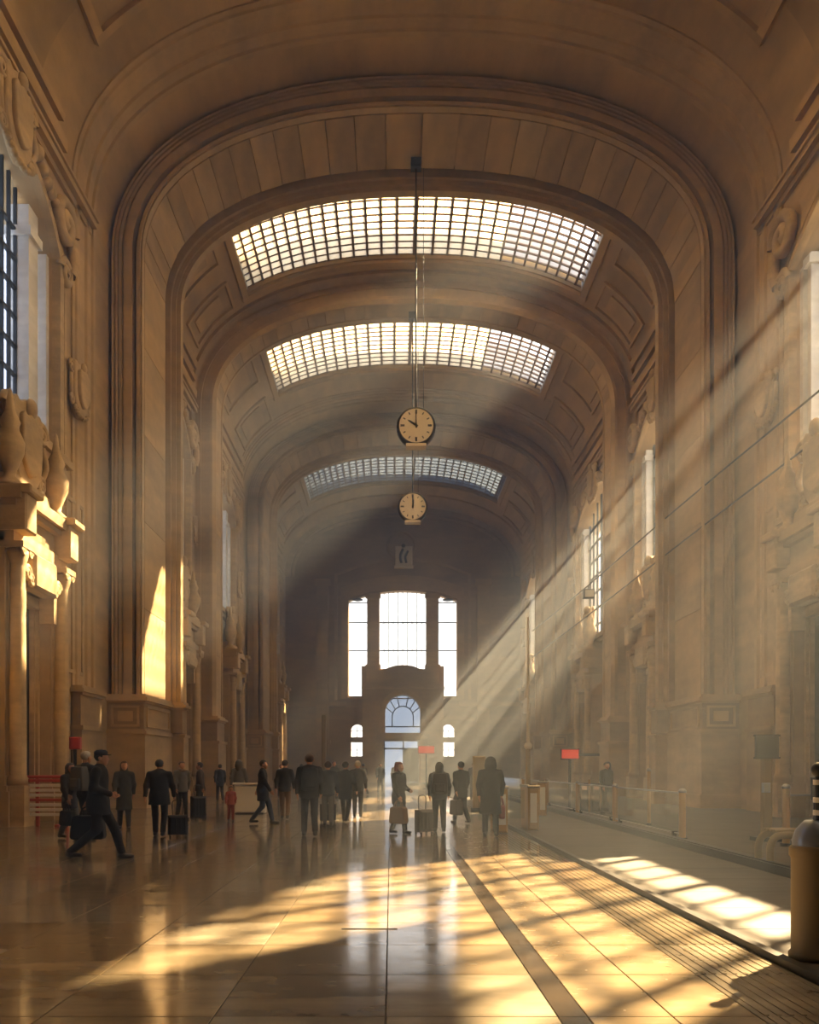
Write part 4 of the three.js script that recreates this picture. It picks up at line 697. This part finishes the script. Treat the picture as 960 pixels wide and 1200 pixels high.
  root.userData.hands = [wrL, wrR].map((v) => v.map((c) => c * H)); root.userData.back = [0, 1.25 * H, (T(1.25) - 0.14) * H];
  return root;
}
const toWorld = (root, v) => V3(...v).applyAxisAngle(V3(0, 1, 0), root.rotation.y).add(root.position);
function bagBody(w, h, dp, mat, o, y) { const s = new THREE.Shape(); s.moveTo(-w / 2 + 0.04, 0); s.lineTo(w / 2 - 0.04, 0); s.quadraticCurveTo(w / 2, 0, w / 2, 0.05); s.lineTo(w * 0.44, h - 0.05); s.quadraticCurveTo(w * 0.42, h, w * 0.36, h); s.lineTo(-w * 0.36, h); s.quadraticCurveTo(-w * 0.42, h, -w * 0.44, h - 0.05); s.lineTo(-w / 2, 0.05); s.quadraticCurveTo(-w / 2, 0, -w / 2 + 0.04, 0); part('body', new THREE.ExtrudeGeometry(s, { depth: dp - 0.06, bevelThickness: 0.03, bevelSize: 0.02, bevelSegments: 3 }).translate(0, y, -dp / 2 + 0.03), mat, o); }
function handBag(p, hand, w, h, dp, mat, label) { // hangs from the hand
  const at = toWorld(p, p.userData.hands[hand]), o = thing('bag', label, 'bag', [at.x, at.y, at.z], p.rotation.y + Math.PI / 2, 'bags and luggage');
  bagBody(w, h, dp, mat, o, -h - 0.26);
  for (const z of [-0.04, 0.04]) part('handle', tube([[-w * 0.25, -0.27, z], [-w * 0.18, -0.14, z * 0.6], [0, -0.09, z * 0.4], [w * 0.18, -0.14, z * 0.6], [w * 0.25, -0.27, z]], 0.012, 16, 6), mat, o);
}
function backpack(p, mat, label) { const at = toWorld(p, p.userData.back), o = thing('backpack', label, 'backpack', [at.x, at.y, at.z], p.rotation.y, 'bags and luggage'); bagBody(0.34, 0.46, 0.2, mat, o, -0.26); part('pocket', bev(0.24, 0.2, 0.08, 0, -0.12, -0.12, 0.025), mat, o); for (const k of [-1, 1]) part('strap', tube([[k * 0.1, 0.18, 0.06], [k * 0.12, 0.235, 0.13], [k * 0.13, 0.2, 0.2], [k * 0.135, 0.1, 0.27]], 0.022, 12, 6), mat, o); }
function suitcase(X, d, turn, mat, label, h = 0.62) { const o = thing('suitcase', label, 'suitcase', P(X, d), turn, 'bags and luggage'); part('shell', bev(0.42, h, 0.26, 0, h / 2 + 0.06, 0, 0.05), mat, o); for (let i = 0; i < 4; i++) part('rib', bev(0.03, h - 0.12, 0.02, -0.15 + i * 0.1, h / 2 + 0.06, 0.135, 0.006), mat, o); for (const k of [-1, 1]) for (const z of [-0.09, 0.09]) part('wheel', new THREE.CylinderGeometry(0.03, 0.03, 0.025, 12).rotateZ(Math.PI / 2).translate(k * 0.16, 0.03, z), CL.leather, o); part('pull_handle', tube([[-0.1, h + 0.04, -0.06], [-0.1, h + 0.36, -0.06], [0, h + 0.38, -0.06], [0.1, h + 0.36, -0.06], [0.1, h + 0.04, -0.06]], 0.01, 20, 6), MAT.darkMetal, o); }
const R = Math.PI, away = R, right = R / 2, left = -R / 2, B = CL;
const p1 = person(-4.83, 14.07, right + 0.1, { h: 1.79, fine: 1, wide: 1.12, stride: 0.42, lean: 0.05, coat: B.black, legs: B.black, hem: 0.72, cap: B.black, hair: B.hairDark, armL: 'back', armR: 'bent', label: 'man in a black cap and coat striding past with a large bag' });
handBag(p1, 0, 0.52, 0.36, 0.24, B.black, 'large soft black bag carried by the striding man in a cap');
const p2 = person(-6.3, 17.6, away - 0.5, { h: 1.84, stride: 0.2, coat: B.ink, legs: B.navy, hem: 0.85, hair: B.hairGrey, label: 'tall person with pale hair just behind the striding man' });
backpack(p2, B.grey, 'grey backpack on the tall pale-haired person');
const p3 = person(-6.85, 18.2, right - 0.5, { h: 1.6, stride: 0.2, coat: B.dark, legs: B.grey, hem: 0.7, hair: B.hairDark, long: 0.12, label: 'short woman in a dark coat at the edge of the group by the barrier' });
handBag(p3, 1, 0.34, 0.28, 0.14, B.black, 'black shoulder bag of the short woman by the barrier');
person(-6.5, 20.8, 0.4, { h: 1.66, stride: 0.1, coat: B.olive, legs: B.dark, hem: 0.5, flare: 0.22, hair: B.hairBrown, long: 0.16, label: 'woman with long brown hair in an olive coat before the lit pier' });
const p5 = person(-5.1, 18.8, away, { h: 1.68, fine: 1, wide: 1.22, stride: 0.16, coat: B.black, legs: B.black, hem: 0.72, flare: 0.22, hair: B.hairDark, label: 'broad man in a black jacket seen from behind, left of the pier' });
suitcase(-4.62, 18.5, 0.3, B.black, 'black suitcase standing beside the broad man', 0.42);
person(-6.1, 24.9, 0.6, { h: 1.68, coat: B.grey, legs: B.dark, hair: B.hairBrown, scarf: B.tan, label: 'person in a grey coat and tan scarf among the far group' });
person(-5.85, 26.2, left, { h: 1.66, coat: B.brown, legs: B.ink, hair: B.hairDark, label: 'person in a brown coat facing the lit pier' });
suitcase(-5.55, 24.6, 0.5, B.dark, 'dark suitcase standing beside the far group', 0.62);
person(-5.25, 29.5, away, { h: 1.74, coat: B.grey, legs: B.dark, hair: B.hairGrey, hood: 1, label: 'hooded person in grey behind the white counter' });
person(-4.5, 24.0, 0.3, { h: 0.98, coat: B.pink, legs: B.red, hair: B.hairDark, stride: 0.15, label: 'small child in pink standing on the lit floor' });
person(-3.45, 23.0, right, { h: 1.7, stride: 0.3, coat: B.black, legs: B.jeans, hem: 0.62, hair: B.hairDark, label: 'person in a long black coat and blue jeans walking' });
person(-3.1, 25.0, away, { h: 1.72, stride: 0.2, coat: B.dark, legs: B.tan, hair: B.hairDark, label: 'person in tan trousers just behind the one in jeans' });
const p9 = person(-1.79, 18.8, away + 0.15, { h: 1.8, fine: 1, wide: 1.1, stride: 0.16, coat: B.black, legs: B.black, hair: B.hairBrown, label: 'man in black walking away in the middle of the floor' });
backpack(p9, B.ink, 'dark backpack on the man in black in mid floor');
person(-1.62, 22.0, away, { h: 1.66, stride: 0.2, coat: B.navy, legs: B.grey, hair: B.hairBrown, label: 'person half hidden beside the man in black' });
const p11 = person(-1.26, 23.7, away - 0.3, { h: 1.66, stride: 0.24, wide: 1.1, coat: B.ink, legs: B.dark, hem: 0.66, hair: B.hairDark, label: 'person in a dark parka pulling a small suitcase' });
suitcase(-1.72, 23.4, 0.6, B.dark, 'small dark suitcase pulled behind the dark parka', 0.45);
person(-1.0, 25.8, away, { h: 1.7, stride: 0.2, coat: B.dark, legs: B.dark, hair: B.hairGrey, label: 'grey-haired person walking just ahead of the dark parka' });
const p12 = person(0.18, 19.5, 0.9, { h: 1.63, fine: 1, stride: 0.14, coat: B.black, legs: B.black, hem: 0.72, hair: B.hairRed, long: 0.14, scarf: B.grey, armL: 'bent', label: 'red-haired woman in black with shopping bags' });
handBag(p12, 1, 0.4, 0.34, 0.18, B.tan, 'tan shopping bag of the red-haired woman');
suitcase(0.75, 19.3, 0.7, B.grey, 'grey suitcase in front of the red-haired woman', 0.5);
const p13 = person(1.14, 20.0, away, { h: 1.63, fine: 1, stride: 0.14, coat: B.dark, legs: B.black, hair: B.hairDark, long: 0.1, label: 'woman with a brown backpack seen from behind' });
backpack(p13, B.brown, 'brown backpack on the woman beyond the tan bag');
const p14 = person(1.9, 23.0, away + 0.4, { h: 1.66, stride: 0.26, coat: B.black, legs: B.ink, hem: 0.74, hair: B.hairDark, label: 'person in a black jacket walking ahead of the hooded woman' });
handBag(p14, 0, 0.4, 0.36, 0.2, B.brown, 'brown bag held by the walker ahead of the hooded woman');
const p15 = person(2.2, 18.8, away, { h: 1.72, fine: 1, wide: 1.14, stride: 0.1, coat: B.black, legs: B.black, hem: 0.5, flare: 0.23, hood: 1, label: 'hooded woman in a long black coat beside the ticket gates' });
handBag(p15, 1, 0.28, 0.26, 0.12, B.red, 'small red bag beside the hooded woman');
[[-5.4, 42, 'person standing far off by the shaded wall', B.dark], [-4.6, 44, 'person far off next to the one by the shaded wall', B.grey], [-1.5, 47, 'person far off walking left of the bright door', B.ink], [-0.6, 49, 'person far off straight before the bright door', B.navy], [0.3, 44, 'person far off in brown near the bright door', B.brown], [-7.6, 38, 'person far off beside the second portal', B.ink], [6.95, 27.5, 'man in black standing behind the glass barrier', B.black], [7.9, 31, 'person in grey by the turnstiles', B.grey], [3.9, 40, 'person far off on the walkway', B.dark], [-2.6, 39, 'person far off carrying on towards the end wall', B.black], [-3.3, 52, 'farthest walker left of the end door', B.grey]].forEach(([X, d, l, c], i) => person(X, d, i % 3 === 0 ? 0.3 : away + (i % 4) * 0.3, { h: 1.64 + (i % 5) * 0.035, stride: 0.12 + (i % 3) * 0.1, coat: c, legs: i % 2 ? B.dark : B.ink, hem: 0.62 + (i % 4) * 0.08, hair: i % 3 ? B.hairDark : B.hairBrown, long: i % 3 === 1 ? 0.1 : 0, label: l }));
for (const o of scene.children) { delete o.userData.hands; delete o.userData.back; }


renderer.render(scene, camera);
